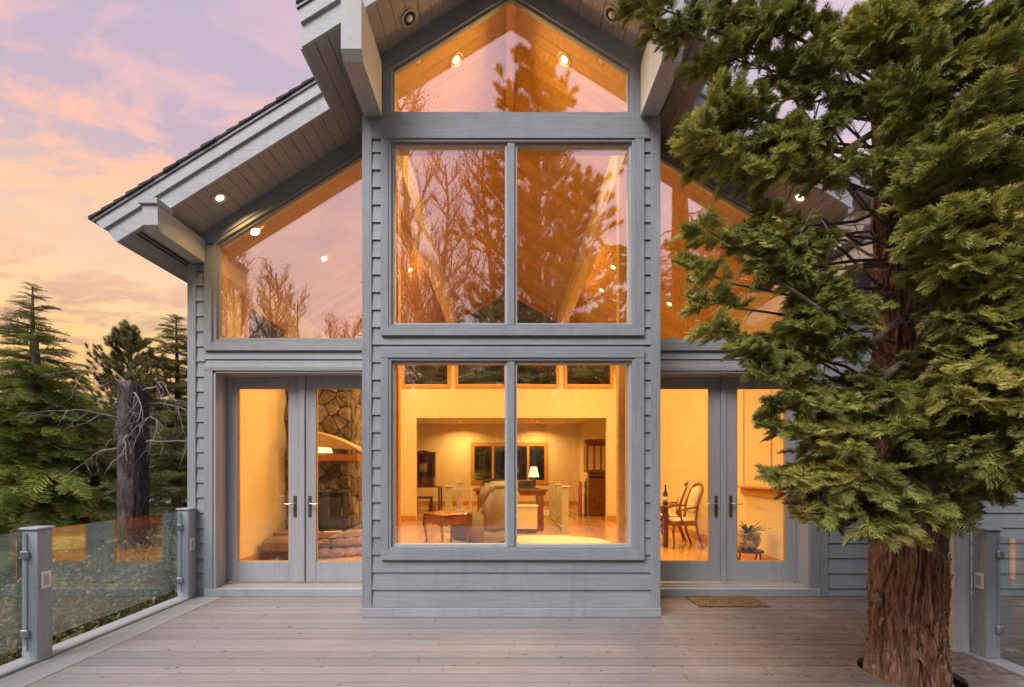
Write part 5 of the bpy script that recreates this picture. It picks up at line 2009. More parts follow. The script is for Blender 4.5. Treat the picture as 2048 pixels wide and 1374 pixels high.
def on_trunk(px, py, lift=0.0):
    """point on the trunk's near face that the survey shows at that spot"""
    dx, dz = (px - CX) / F, (CY - py) / F
    for s_ in np.arange(2.9, 4.2, 0.004):
        x, y, z = dx * s_, s_, EYE + dz * s_
        cx_, cy_ = trunk_axis(z)
        a = math.atan2(y - cy_, x - cx_)
        if math.hypot(x - cx_, y - cy_) < trunk_r(z) + bark_h(a, z) + lift:
            return Vector((x, y, z)), Vector((x - cx_, y - cy_, 0)).normalized()
    return None, None


p, nrm_ = on_trunk(1752, 1197, 0.035)
if p is not None:
    e = aim(nrm_, 0)
    for nm, rx, off, mt in (('knot', 0.040, -0.012, 'knot_wood'),):
        bm = bmesh.new()
        bmesh.ops.create_icosphere(bm, subdivisions=3, radius=1)
        vv = []
        for q in bm.verts:
            c = q.co.copy()
            c *= 1 + 0.3 * mnoise.noise(c * 2.3 + Vector((5, 1, 2))) + 0.12 * mnoise.noise(c * 6)
            c = Vector((c.x * 0.022, c.y * rx, c.z * rx * 1.05))
            c.rotate(e)
            vv.append(tuple(p + nrm_ * off + c))
        ff = [tuple(v_.index for v_ in q.verts) for q in bm.faces]
        bm.free()
        mesh(nm, vv, ff, 'knot_wood', cedar, True)
for px, py, r_ in ((1768, 1149, 0.022), (1890, 1257, 0.018), (1734, 1160, 0.012), (1736, 1276, 0.018), (1808, 1203, 0.010), (1882, 1180, 0.014), (1735, 1313, 0.010)):
    p, nrm_ = on_trunk(px, py)
    if p is None:
        continue
    bm = bmesh.new()
    bmesh.ops.create_icosphere(bm, subdivisions=3, radius=1)
    vv = []
    for q in bm.verts:
        c = q.co * (1 + 0.5 * mnoise.noise(q.co * 3 + Vector((px, 0, 0))))
        vv.append(tuple(p + Vector((c.x * r_ * 1.2, c.y * r_ * 0.7, c.z * r_))))
    ff = [tuple(v_.index for v_ in q.verts) for q in bm.faces]
    bm.free()
    mesh('moss_patch', vv, ff, 'moss', cedar, True)

# loose, peeling strips of bark
rb = random.Random(17)
m = MB()
for k in range(620):
    a0 = rb.uniform(math.radians(150), math.radians(395))
    z0_ = rb.uniform(-0.1, 1.75) if k < 470 else rb.uniform(1.7, 4.6)
    L_ = rb.uniform(.07, .34)
    w_ = rb.uniform(.006, .019)
    drift = rb.gauss(0, .10)
    lift0, lift1 = rb.uniform(0, .012), rb.uniform(.002, .022)
    V_, F_ = [], []
    nseg = 6
    for i in range(nseg + 1):
        t_ = i / nseg
        z_ = z0_ + L_ * t_
        aa = a0 + drift * t_ + .03 * math.sin(t_ * 6 + k)
        cx_, cy_ = trunk_axis(z_)
        ww = w_ * math.sin(math.pi * (.10 + .80 * t_)) / trunk_r(z_)
        for da, dr in ((-ww, -.004), (0, .004), (ww, -.004)):
            R_ = trunk_r(z_) + max(bark_h(aa, z_), -.012) + .003 + lift0 * (1 - t_) ** 2 + lift1 * t_ ** 3 + dr
            V_.append((cx_ + R_ * math.cos(aa + da), cy_ + R_ * math.sin(aa + da), z_))
    for i in range(nseg):
        for q in range(2):
            F_.append((i * 3 + q, i * 3 + q + 1, i * 3 + q + 4, i * 3 + q + 3))
    m.add(V_, F_)
st_ = m.build('bark_strips', 'cedar_bark', cedar, True)
st_['kind'] = 'stuff'

# fallen twiglets and needles on the boards
m = MB()
for k in range(520):
    if k < 330:
        a, d_ = rb.uniform(0, 6.28), .30 + abs(rb.gauss(0, .75))
        x, y = TX + d_ * math.cos(a), TY + d_ * math.sin(a)
    else:
        x, y = rb.uniform(-3.3, 3.6), rb.uniform(2.6, 5.7)
    if not (-3.35 < x < 3.8 and 1.5 < y < 5.75) or (BL - .05 < x < BR + .05 and y > YB - .05) or math.hypot(x - TX, y - TY) < TR:
        continue
    a, L_, r_ = rb.uniform(0, 6.28), rb.uniform(.012, .05), rb.uniform(.0012, .0028)
    p0 = Vector((x, y, .0035))
    p1 = p0 + Vector((math.cos(a), math.sin(a), rb.uniform(0, .08))) * L_
    m.tube([p0, p0.lerp(p1, .5) + Vector((rb.gauss(0, .003), rb.gauss(0, .003), .001)), p1], [r_, r_, r_ * .5], 3, False)
lt_ = m.build('needle_litter', 'litter')
tag(lt_, 'brown fallen twiglets and needles scattered on the deck', 'litter', kind='stuff')

# plumes of foliage: where each sits (survey x, y, distance), how long, how wide
PL = [
    # over the prow and the right gable
    (1300, 8, 3.1, .30, .12), (1345, 55, 3.1, .30, .11), (1400, 30, 3.2, .40, .18), (1450, 110, 3.2, .42, .2), (1430, 215, 3.1, .42, .2), (1425, 280, 3.0, .36, .17), (1470, 300, 3.1, .42, .22),
    (1520, 210, 3.2, .42, .22), (1530, 60, 3.3, .45, .22), (1600, 40, 3.3, .45, .22), (1590, 150, 3.3, .42, .2), (1570, 310, 3.0, .42, .22), (1520, 330, 3.0, .34, .16), (1640, 250, 3.1, .45, .22), (1680, 330, 3.0, .42, .2),
    (1690, 60, 3.3, .45, .2), (1640, 340, 3.2, .34, .16),
    # hanging in front of the right gable window
    (1420, 465, 2.9, .26, .085), (1408, 540, 2.9, .28, .10), (1440, 600, 2.9, .30, .11), (1455, 660, 2.9, .32, .10), (1530, 440, 3.0, .40, .18), (1560, 520, 3.0, .40, .19), (1515, 500, 3.0, .26, .10), (1620, 470, 3.1, .40, .19),
    (1640, 560, 3.0, .42, .2), (1690, 610, 3.0, .42, .2), (1545, 700, 2.95, .32, .12), (1620, 660, 3.0, .36, .15), (1680, 690, 3.0, .38, .18), (1600, 730, 3.0, .34, .14), (1515, 690, 2.9, .30, .10),
    
    # over the right door
    (1552, 745, 2.9, .26, .08), (1568, 800, 2.9, .30, .10), (1592, 860, 2.9, .32, .12), (1620, 780, 3.0, .36, .13), (1575, 945, 2.9, .26, .09), (1640, 850, 2.95, .40, .18), (1650, 920, 2.95, .42, .2), (1625, 960, 2.95, .32, .14),
    (1690, 850, 2.9, .42, .2), (1720, 930, 2.85, .42, .2), (1670, 990, 2.9, .36, .16), (1740, 1010, 2.85, .36, .17), (1700, 780, 2.95, .42, .2), (1770, 760, 2.9, .42, .2), (1780, 850, 2.85, .42, .2), (1800, 950, 2.85, .40, .18), (1790, 1040, 2.9, .32, .13),
    (1640, 1020, 2.95, .28, .11),
    # right of the trunk
    (1850, 880, 2.9, .38, .17), (1870, 960, 2.9, .34, .15), (1900, 800, 2.85, .4, .19), (1840, 780, 2.95, .4, .19), (1915, 1010, 2.9, .24, .08), (1880, 1030, 3.0, .22, .08),
    (1930, 215, 2.6, .46, .15), (1900, 310, 2.6, .46, .2), (1985, 310, 2.6, .46, .2), (1950, 400, 2.55, .48, .23), (1880, 430, 2.6, .44, .2), (2030, 400, 2.55, .46, .22), (1920, 520, 2.6, .44, .2), (2000, 520, 2.6, .46, .22), (1860, 520, 2.8, .40, .18), (2040, 600, 2.6, .44, .2), (1950, 610, 2.75, .42, .18),
    (2010, 720, 2.55, .44, .2), (1960, 780, 2.6, .44, .2), (2035, 830, 2.55, .42, .2), (1990, 880, 2.6, .40, .17), (1930, 850, 2.7, .40, .18), (2000, 960, 2.7, .26, .09), (2040, 930, 2.6, .3, .1), (1900, 700, 2.8, .4, .19),
    # crown above the house side
    (1750, 100, 3.3, .45, .22), (1800, 300, 3.0, .45, .22), (1830, 90, 3.2, .45, .22), (1850, 200, 3.1, .45, .22), (1900, 60, 3.1, .45, .22), (1980, 50, 3.0, .45, .22), (2030, 110, 2.9, .45, .22), (1990, 180, 2.9, .44, .2),
    (1865, 390, 2.9, .42, .2), (1840, 30, 3.0, .4, .2), (2040, 210, 2.8, .42, .2), (1480, 20, 3.3, .4, .2),
    (1880, 130, 2.9, .45, .22), (1940, 130, 2.8, .42, .2), (1870, 250, 2.9, .42, .2), (1960, 250, 2.6, .42, .2), (2020, 30, 2.9, .42, .2), (1790, 20, 3.2, .42, .2), (1840, 340, 2.9, .42, .2), (2040, 290, 2.6, .42, .2), (1960, 690, 2.6, .42, .19), (1900, 620, 2.7, .4, .18), (1560, 20, 3.2, .4, .2), (1620, 110, 3.3, .42, .2), (1480, 230, 3.1, .4, .2), (1720, 860, 2.85, .4, .2), (1660, 790, 2.95, .4, .18), (1820, 1000, 2.85, .32, .14),
    (1770, 60, 3.1, .45, .22), (1870, 20, 3.0, .45, .22), (1960, 460, 2.6, .46, .22), (1870, 360, 2.7, .44, .21), (2030, 520, 2.6, .44, .21), (1990, 640, 2.65, .42, .2), (1890, 560, 2.75, .42, .2), (1950, 740, 2.65, .42, .2), (1890, 740, 2.75, .42, .2), (2020, 780, 2.6, .4, .19), (1680, 920, 2.9, .4, .18), (1610, 250, 3.1, .42, .2), (1550, 270, 3.1, .4, .19), (1660, 140, 3.2, .44, .2), (1720, 200, 3.2, .42, .2), (1590, 490, 3.0, .38, .17), (1650, 600, 3.0, .38, .17),
]
rp = random.Random(11)
pts, eul, scl = [], [], []
branches = []


def plume(base, axis_, L_, R_, mult):
    """a frond: side shoots leave a drooping axis, each clothed in small sprays"""
    up = Vector((rp.gauss(0, .35), rp.gauss(-.35, .3), 1)).normalized()
    side = axis_.cross(up).normalized()
    nrm = side.cross(axis_).normalized()
    n_ = max(6, int(L_ / 0.029 * mult))
    for i in range(n_):
        t_ = (i + rp.random()) / n_
        p_ = base + axis_ * (L_ * t_) + Vector((0, 0, -0.16 * L_ * t_ * t_))
        s_ = (1 if i % 2 else -1)
        lift = rp.gauss(0.1, .55)
        d_ = (axis_ * rp.uniform(.55, .95) + side * s_ * rp.uniform(.55, 1.0) + nrm * lift * .7 + Vector((0, 0, -0.12))).normalized()
        ll = R_ * 1.7 * (0.28 + 0.72 * math.sin(math.pi * (0.2 + 0.72 * (1 - t_)))) * rp.uniform(.6, 1.15)
        m_ = max(1, int(round(ll / 0.034)))
        for k in range(m_):
            u = (k + .4 * rp.random()) / m_
            q_ = p_ + d_ * ll * u * .8 + Vector((0, 0, -0.10 * ll * u * u))
            dd = (d_ + side * rp.gauss(0, .32) + nrm * rp.gauss(0, .32) + Vector((0, 0, -0.14 * u))).normalized()
            pts.append(q_)
            eul.append(aim(dd, rp.gauss(0, .5)))
            scl.append(rp.uniform(.30, .52))
        if ll > .12:
            branches.append(([p_, p_ + d_ * ll * .5, p_ + d_ * ll * .85], [0.004, 0.003, 0.0012]))
    for k in range(3):
        pts.append(base + axis_ * (L_ * (.8 + .08 * k)) + Vector((0, 0, -0.12 * L_)))
        eul.append(aim((axis_ + Vector((rp.gauss(0, .2), rp.gauss(0, .2), rp.gauss(0, .2)))).normalized(), rp.gauss(0, .6)))
        scl.append(rp.uniform(.5, .8))


def add_plume(px, py, D, L_, R_, mult=1.0):
    L_, R_ = L_ * 1.0, R_ * 0.86
    c = Vector(((px - CX) / F * D, D, EYE + (CY - py) / F * D))
    tc_ = trunk_axis(c.z)
    out = Vector((c.x - tc_[0], c.y - tc_[1], 0))
    dist = out.length
    out.normalize()
    ax_ = (out + Vector((rp.gauss(0, .22), rp.gauss(0, .22), rp.uniform(-0.65, 0.25)))).normalized()
    if R_ < 0.13:
        ax_ = (out + Vector((rp.gauss(0, .12), rp.gauss(0, .12), rp.uniform(-0.25, 0.5)))).normalized()
    base = c - ax_ * (L_ * 0.62)
    plume(base, ax_, L_, R_, mult)
    # the branch that carries it leaves the trunk lower or higher and sweeps out
    zr = c.z - rp.uniform(-0.35, 0.25) * min(1, dist)
    t0 = trunk_axis(zr)
    st_ = Vector((t0[0], t0[1], zr)) + out * 0.16
    mid = st_.lerp(base, 0.5) + Vector((rp.gauss(0, .05), rp.gauss(0, .05), rp.uniform(-0.14, 0.04)))
    tip_ = base + ax_ * L_ * 0.75
    q1 = st_.lerp(mid, 0.5) + Vector((0, 0, rp.uniform(-.04, .05)))
    branches.append(([st_, q1, mid, base, tip_], [0.015, 0.012, 0.010, 0.007, 0.002]))
    # bare side twigs
    for _ in range(3):
        s0 = mid.lerp(base, rp.random())
        e0 = s0 + Vector((rp.gauss(0, .13), rp.gauss(0, .13), rp.gauss(-0.05, .12)))
        branches.append(([s0, s0.lerp(e0, .5) + Vector((0, 0, rp.gauss(0, .02))), e0], [0.005, 0.004, 0.0015]))


for P_ in PL:
    add_plume(*P_)
# plumes deeper in the crown and round its far side
deep = 0
while deep < 34:
    z = rp.uniform(1.35, 6.2)
    a = rp.uniform(0, 2 * math.pi)
    reach = rp.uniform(0.35, 1.05) * (1.0 if z > 2.4 else 0.6)
    x, y = TX + reach * math.cos(a), TY + reach * math.sin(a)
    px, py = CX + F * x / y, CY - F * (z - EYE) / y
    # leave the gaps the photograph shows: the lower trunk, the soffit lamp, the bark between the crowns
    if py > 980 or (1560 < px < 1722 and 365 < py < 450) or (1690 < px < 1840 and 350 < py < 720) or (px < 1480 and 330 < py < 760) or (px < 1700 and py > 720) or (px < 1390):
        continue
    if y < 2.8 or (y > 4.9 and z < 4.6):
        continue
    add_plume(px, py, y, rp.uniform(.36, .46), rp.uniform(.17, .22), 0.8)
    deep += 1
mbs = [MB() for _ in range(12)]
for i, (pp_, rr_) in enumerate(branches):
    mbs[i % 12].tube(pp_, rr_, 6, False)
lim = MB()
for i, (pp_, rr_) in enumerate(branches):
    o = None
    if len(pp_) == 5:
        v_, f_ = tube_vf(pp_, rr_, 6, False)
        mesh('branch', v_, f_, 'twig_bark', cedar, True)
    else:
        lim.tube(pp_, rr_, 3, False)
tw = lim.build('twigs', 'dead_wood', cedar, True)
tw['kind'] = 'stuff'
# a few thick bare limbs that show between the plumes
for ptsl, rad in ((((1840, 745, 3.35), (1800, 730, 3.0), (1740, 775, 2.85), (1660, 805, 2.85), (1585, 800, 2.85)), (.035, .026, .02, .014, .006)),
                  (((1800, 640, 3.4), (1740, 690, 3.0), (1680, 650, 2.9), (1600, 590, 2.9), (1545, 555, 2.9)), (.03, .024, .018, .012, .005)),
                  (((1850, 700, 3.4), (1900, 745, 3.0), (1930, 690, 2.8), (1960, 600, 2.65), (1985, 480, 2.6)), (.045, .04, .03, .02, .01)),
                  (((1850, 560, 3.5), (1900, 600, 3.2), (1945, 650, 2.9), (1990, 640, 2.75), (2040, 650, 2.6)), (.035, .03, .022, .016, .01)),
                  (((1860, 130, 3.5), (1930, 110, 3.2), (2000, 130, 2.9), (2048, 150, 2.8)), (.08, .06, .05, .045)),
                  (((1790, 240, 3.5), (1740, 270, 3.2), (1690, 300, 3.1), (1600, 290, 3.1)), (.03, .022, .016, .01))):
    Q = [Vector(((a - CX) / F * d, d, EYE + (CY - b) / F * d)) for a, b, d in ptsl]
    v_, f_ = tube_vf(Q, list(rad), 8, True)
    mesh('limb', v_, f_, 'twig_bark', cedar, True)
scatter('crown', pts, eul, scl, 'cedar', cedar, 'cedar_leaf', (TX, TY, 3.0))


# ------------------------------------------------------------------ conifers
def conifer(name, h, spread, start, col_, lmat, seed, whorls, per, root_r, droop=0.15, sub=2, loc=(0, 0), up=0.35, gap=0.0, taper=1.0, unit=1.0):
    """trunk and whorls of layered boughs; start is the height of the lowest boughs"""
    r = random.Random(seed)
    x0, y0 = loc
    z0 = ground_z(x0, y0) - 0.15
    root = empty(name, (x0, y0, z0))
    bend = r.uniform(-0.02, 0.02)
    tp = [(x0 + bend * h * (k / 8) ** 2, y0, z0 + h * k / 8) for k in range(9)]
    v_, f_ = tube_vf(tp, [root_r * (1 - 0.97 * k / 8) + 0.012 for k in range(9)], 10)
    mesh('trunk', v_, f_, 'fir_bark', root, True)
    P_, E_, S_ = [], [], []
    for wv in range(whorls):
        q = wv / (whorls - 1)
        z = z0 + start + (h - start) * q ** 0.92 * 0.985
        for b in range(per):
            if r.random() < gap:
                continue
            a = 2 * math.pi * (b + r.uniform(-.3, .3)) / per + wv * 2.4
            L_ = (spread * (1 - q) ** (0.85 * taper) + 0.16) * r.uniform(0.72, 1.12)
            el = -droop + up * q + r.uniform(-0.12, 0.12)
            d_ = Vector((math.cos(a) * math.cos(el), math.sin(a) * math.cos(el), math.sin(el)))
            bx = x0 + bend * h * ((z - z0) / h) ** 2
            p_ = Vector((bx, y0, z + r.uniform(-.08, .08)))
            n_ = max(1, math.ceil(L_ / (0.42 * unit)))
            for k in range(n_):
                s0 = k / n_
                rest = L_ * (1 - s0)
                pk = p_ + d_ * L_ * s0 + Vector((0, 0, -0.10 * L_ * s0 * s0))
                P_.append(pk)
                E_.append(aim(d_, r.uniform(-.35, .35)))
                S_.append(min(rest + 0.22, 0.95 * unit) * r.uniform(.85, 1.15))
                for sd_ in (-1, 1):
                    if r.random() < 0.12:
                        continue
                    a2 = a + sd_ * r.uniform(0.55, 0.95)
                    d2 = Vector((math.cos(a2), math.sin(a2), math.sin(el) + r.uniform(-.18, .08))).normalized()
                    P_.append(pk)
                    E_.append(aim(d2, r.uniform(-.4, .4)))
                    S_.append(min(rest * 0.6 + 0.2, 0.95 * unit) * r.uniform(.75, 1.1))
    scatter('crown', P_, E_, S_, col_, root, lmat, (x0, y0, z0 + h * 0.5))
    return root


def pine(name, h, spread, start, seed, loc, root_r, n_br=46, per_b=9, flat=False, scale=1.0):
    r = random.Random(seed)
    x0, y0 = loc
    z0 = ground_z(x0, y0) - 0.15
    root = empty(name, (x0, y0, z0))
    tp = [(x0 + 0.1 * math.sin(k), y0, z0 + h * k / 8) for k in range(9)]
    v_, f_ = tube_vf(tp, [root_r * (1 - 0.94 * k / 8) + 0.015 for k in range(9)], 10)
    mesh('trunk', v_, f_, 'fir_bark', root, True)
    P_, E_, S_ = [], [], []
    m_ = MB()
    for b in range(n_br):
        q = b / (n_br - 1)
        z = z0 + start + (h - start) * q * 0.97
        a = b * 2.4 + r.uniform(-.4, .4)
        L_ = (spread * (1 - q ** 1.5) + 0.35) * r.uniform(0.7, 1.1)
        el = r.uniform(0.15, 0.55) + 0.3 * q
        d_ = Vector((math.cos(a) * math.cos(el), math.sin(a) * math.cos(el), math.sin(el)))
        p_ = Vector((x0, y0, z))
        mid = p_ + d_ * L_ * .5 + Vector((0, 0, -0.06 * L_))
        e_ = p_ + d_ * L_
        m_.tube([p_, mid, e_], [0.03 * scale, 0.02 * scale, 0.008], 5, False)
        for k in range(per_b):
            s0 = 0.3 + 0.7 * (k + r.random()) / per_b
            base_ = p_.lerp(e_, s0)
            off = Vector((r.gauss(0, .16), r.gauss(0, .16), r.gauss(0.05, .14))) * L_ * .8 * s0
            pp_ = base_ + off
            m_.tube([base_, pp_], [0.008, 0.004], 3, False)
            P_.append(pp_)
            E_.append(aim((d_ + off.normalized() * .6 + Vector((0, 0, .5))).normalized(), 0))
            S_.append(r.uniform(0.75, 1.15) * scale)
    m_.build('branches', 'twig_bark', root, True)
    scatter('crown', P_, E_, S_, 'pine', root, 'pine_leaf', (x0, y0, z0 + h * 0.6))
    return root


def spot(px, D):
    return ((px - CX) / F * D, D)


def hgt(px, py, D):
    """height above the ground of a treetop seen at px, py"""
    x, y = spot(px, D)
    return EYE + (CY - py) / F * D - (ground_z(x, y) - 0.15)


# left of the house, near to far
D = 9.5
tag(conifer('fir_tree', hgt(95, 668, D), 2.5, 1.0, 'fir', 'fir_leaf', 4, 17, 7, 0.46, 0.46, 3, spot(78, D), gap=0.15, unit=0.8, up=0.5), 'bright green fir with broad layered boughs beyond the deck rail', 'tree')
D = 16.5
tag(conifer('fir_tree', hgt(66, 572, D), 2.3, 3.0, 'farfir', 'far_leaf', 9, 17, 6, 0.26, 0.02, 2, spot(66, D), gap=0.22), 'tall open-branched fir against the sunset at far left', 'tree')
D = 17.5
tag(pine('pine_tree', hgt(262, 652, D), 1.7, 3.2, 5, spot(258, D), 0.2, 60, 18, scale=0.72), 'bushy pine behind the dead trunk', 'tree')
D = 19.0
tag(conifer('spruce_tree', hgt(358, 630, D), 2.6, 2.0, 'farfir', 'far_leaf', 21, 22, 6, 0.22, 0.05, 2, spot(358, D), gap=0.1), 'pointed spruce against the sky beside the house corner', 'tree')
D = 13.0
tag(conifer('fir_tree', hgt(345, 800, D), 2.2, 0.8, 'farfir', 'far_leaf', 33, 11, 7, 0.2, 0.1, 3, spot(352, D)), 'dense young fir low beside the house corner', 'tree')
D = 14.0
tag(conifer('fir_tree', hgt(185, 790, D), 2.4, 0.6, 'farfir', 'far_leaf', 35, 11, 7, 0.2, 0.1, 3, spot(190, D)), 'dark low fir between the broad fir and the dead trunk', 'tree')
D = 12.0
tag(conifer('fir_tree', hgt(-70, 640, D), 2.6, 0.6, 'farfir', 'far_leaf', 36, 14, 7, 0.3, 0.1, 3, spot(-70, D)), 'dark fir cut off by the left edge of the picture', 'tree')
far_proto = conifer('fir_tree', 9.0, 2.4, 0.8, 'farfir', 'far_leaf', 51, 17, 7, 0.2, 0.08, 2, (-30, 44), unit=1.5)
FARL = 'small dark fir in the far forest line left of the house'
tag(far_proto, FARL, 'tree', 'far forest firs')
rf = random.Random(5)
k = 0
for D, xs_, top in ((26, (30, 130, 215, 300, 372), 800), (34, (-20, 80, 165, 240, 330), 785), (46, (10, 60, 110, 150, 190, 225, 270, 315, 360), 775), (62, (0, 40, 85, 125, 160, 200, 245, 285, 325, 370), 770)):
    for px in xs_:
        px += rf.uniform(-14, 14)
        x, y = spot(px, D)
        o = far_proto if k == 0 else copy_tree(far_proto)
        k += 1
        s = max(3.0, hgt(px, top + rf.uniform(-18, 26), D)) / 9.0
        o.location = (x, y, ground_z(x, y) - 0.2)
        o.scale = (s * rf.uniform(0.8, 1.1), s * rf.uniform(0.8, 1.1), s)
        o.rotation_euler = (0, 0, rf.uniform(0, 6.28))
# forest behind the house, seen through its rear windows and over its roof
for i, (x, y, s) in enumerate(((-5.5, 22, 1.15), (-2.6, 22, 1.1), (-0.2, 21.3, 1.2), (2.1, 22, 1.1), (4.6, 21.8, 1.2), (7.6, 23.5, 1.2), (-1.4, 27.5, 1.2), (3.2, 27.5, 1.2), (11, 20, 1.3), (14, 12, 1.2), (10.6, 10.4, 1.1), (6.4, 27, 1.3), (-3.6, 26, 1.75), (-0.6, 25.5, 1.85), (1.2, 26.5, 1.8), (3.9, 25.5, 1.75), (0.3, 24, 1.45), (-1.9, 24.5, 1.5), (2.0, 24.5, 1.5))):
    o = copy_tree(far_proto)
    o.location = (x, y, ground_z(x, y) - 0.4)
    o.scale = (s * 1.1, s * 1.1, s)
    o.rotation_euler = (0, 0, i * 1.3)
    tag(o, 'dark fir behind the house, seen through its rear windows', 'tree', 'firs behind the house')

# the dead, broken-off trunk with silvery limbs
D = 8.6
sx0, sy0 = spot(267, D)
sz0 = ground_z(sx0, sy0) - 0.2
stop = EYE + (CY - 772) / F * D
sn = empty('dead_trunk', (sx0, sy0, sz0))
tag(sn, 'dark broken-off dead trunk with bare silvery branches left of the house', 'tree')
tv, tf = [], []
NA2, NZ2 = 72, 90
for j in range(NZ2 + 1):
    z = sz0 + (stop - sz0) * j / NZ2
    for i in range(NA2):
        a = 2 * math.pi * i / NA2
        x, y = math.cos(a), math.sin(a)
        R_ = 0.228 + 0.09 * smooth(sz0 + 1.0, sz0, z) - 0.012 * (z - sz0) / 4
        R_ += 0.016 * (1 - abs(mnoise.noise(Vector((x * 5, y * 5, z * 1.3)))) * 2) + 0.008 * mnoise.noise(Vector((x * 14, y * 14, z * 7)))
        zz = z
        if j == NZ2:
            zz += 0.22 * mnoise.noise(Vector((x * 2, y * 2, 8))) + 0.10 * mnoise.noise(Vector((x * 9, y * 9, 2)))
        tv.append((sx0 + R_ * x, sy0 + R_ * y, zz))
for j in range(NZ2):
    for i in range(NA2):
        k = (i + 1) % NA2
        tf.append((j * NA2 + i, j * NA2 + k, (j + 1) * NA2 + k, (j + 1) * NA2 + i))
tf.append(tuple(NZ2 * NA2 + i for i in range(NA2)))
mesh('trunk', tv, tf, 'snag_bark', sn, True)
rs = random.Random(31)


def dead_branch(p0, d0, L_, r0, level=0):
    """crooked bare branch that droops and forks"""
    pts_, p_, d_ = [Vector(p0)], Vector(p0), Vector(d0).normalized()
    n_ = 7
    for i in range(n_):
        d_ = (d_ + Vector((rs.gauss(0, .2), rs.gauss(0, .2), rs.gauss(-0.11, .16)))).normalized()
        p_ = p_ + d_ * L_ / n_
        pts_.append(p_.copy())
    m_ = MB()
    m_.tube(pts_, [r0 * (1 - 0.85 * i / n_) for i in range(n_ + 1)], 6, False)
    for i in range(2, n_ + 1):
        if level < 2 and rs.random() < 0.75:
            dd = (d_ + Vector((rs.gauss(0, .8), rs.gauss(0, .8), rs.gauss(-0.25, .5)))).normalized()
            m2 = dead_branch(pts_[i], dd, L_ * rs.uniform(.25, .5), r0 * .45, level + 1)
            m_.add(m2.v, m2.f)
    return m_


for a, z, L_, r_ in ((2.9, stop - 0.25, .9, .022), (-0.2, stop - 0.1, 1.4, .020), (-0.9, stop - 0.15, 1.2, .018), (-1.7, stop - 0.05, 1.0, .017), (-0.5, stop - 0.75, 1.5, .019), (0.1, stop - 1.0, 1.3, .022), (3.3, stop - 1.1, 0.9, .018), (-2.2, stop - 0.6, 1.0, .02), (-1.2, stop - 0.9, 1.0, .02), (2.6, stop - 0.7, 0.9, .016), (0.4, stop - 0.3, 1.7, .022)):
    d_ = Vector((math.cos(a), math.sin(a), 0.25))
    dead_branch((sx0 + 0.18 * math.cos(a), sy0 + 0.18 * math.sin(a), z), d_, L_, r_).build('dead_branch', 'dead_wood', sn, True)


# ------------------------------------------------------------------ low shrubs on the bank
def shrub(x, y, r_, h, seed, label, group='shrubs on the bank left of the deck'):
    r = random.Random(seed)
    z0 = ground_z(x, y)
    root = empty('shrub', (x, y, z0))
    tag(root, label, 'shrub', group)
    P_, E_, S_ = [], [], []
    m_ = MB()
    for i in range(14):
        a = r.uniform(0, 6.28)
        e_ = Vector((x + r_ * .7 * math.cos(a), y + r_ * .7 * math.sin(a), z0 + h * r.uniform(.5, .95)))
        m_.tube([(x, y, z0 - 0.05), Vector((x, y, z0)).lerp(e_, .5) + Vector((0, 0, .1)), e_], [0.014, .01, .004], 4, False)
    m_.build('stems', 'twig_bark', root, True)
    for i in range(int(105 * r_ * h)):
        a, q = r.uniform(0, 6.28), r.random() ** .5
        z = r.random()
        rad = r_ * q * (0.5 + 0.5 * math.sin(math.pi * (0.15 + .8 * z)))
        P_.append((x + rad * math.cos(a), y + rad * math.sin(a), z0 + 0.05 + h * z * (1.05 - 0.35 * q)))
        E_.append((r.uniform(0, 6.28), r.uniform(0, 6.28), r.uniform(0, 6.28)))
        S_.append(r.uniform(.7, 1.4))
    scatter('foliage', P_, E_, S_, 'bush', root, 'bush_leaf', (x, y, z0 + h * .5))


SH = 'loose pale green shrub on the bank beyond the rail glass'
for i, (px, D, r_, h) in enumerate(((20, 5.6, .8, 1.2), (150, 6.6, .9, 1.5), (215, 7.4, .9, 1.7), (330, 7.6, .8, 1.6), (60, 7.2, 1.0, 1.5), (370, 9.0, 1.0, 1.9), (120, 8.6, 1.0, 1.5), (-60, 6.4, 1.0, 1.5), (300, 10, 1.2, 1.9), (-10, 4.8, .6, 1.0), (95, 5.6, .6, 1.2), (262, 6.6, .6, 1.2), (180, 5.9, .5, 1.1), (310, 6.4, .5, 1.3))):
    shrub(*spot(px, D), r_, h, 60 + i, SH)
for i, (x, y, r_, h) in enumerate(((-1.4, 20.2, 1.0, 3.6), (0.2, 20.0, 1.0, 3.8), (1.7, 20.3, 1.0, 3.6))):
    shrub(x, y, r_, h, 90 + i, 'tall leafy shrub outside the rear window', 'shrubs behind the house')


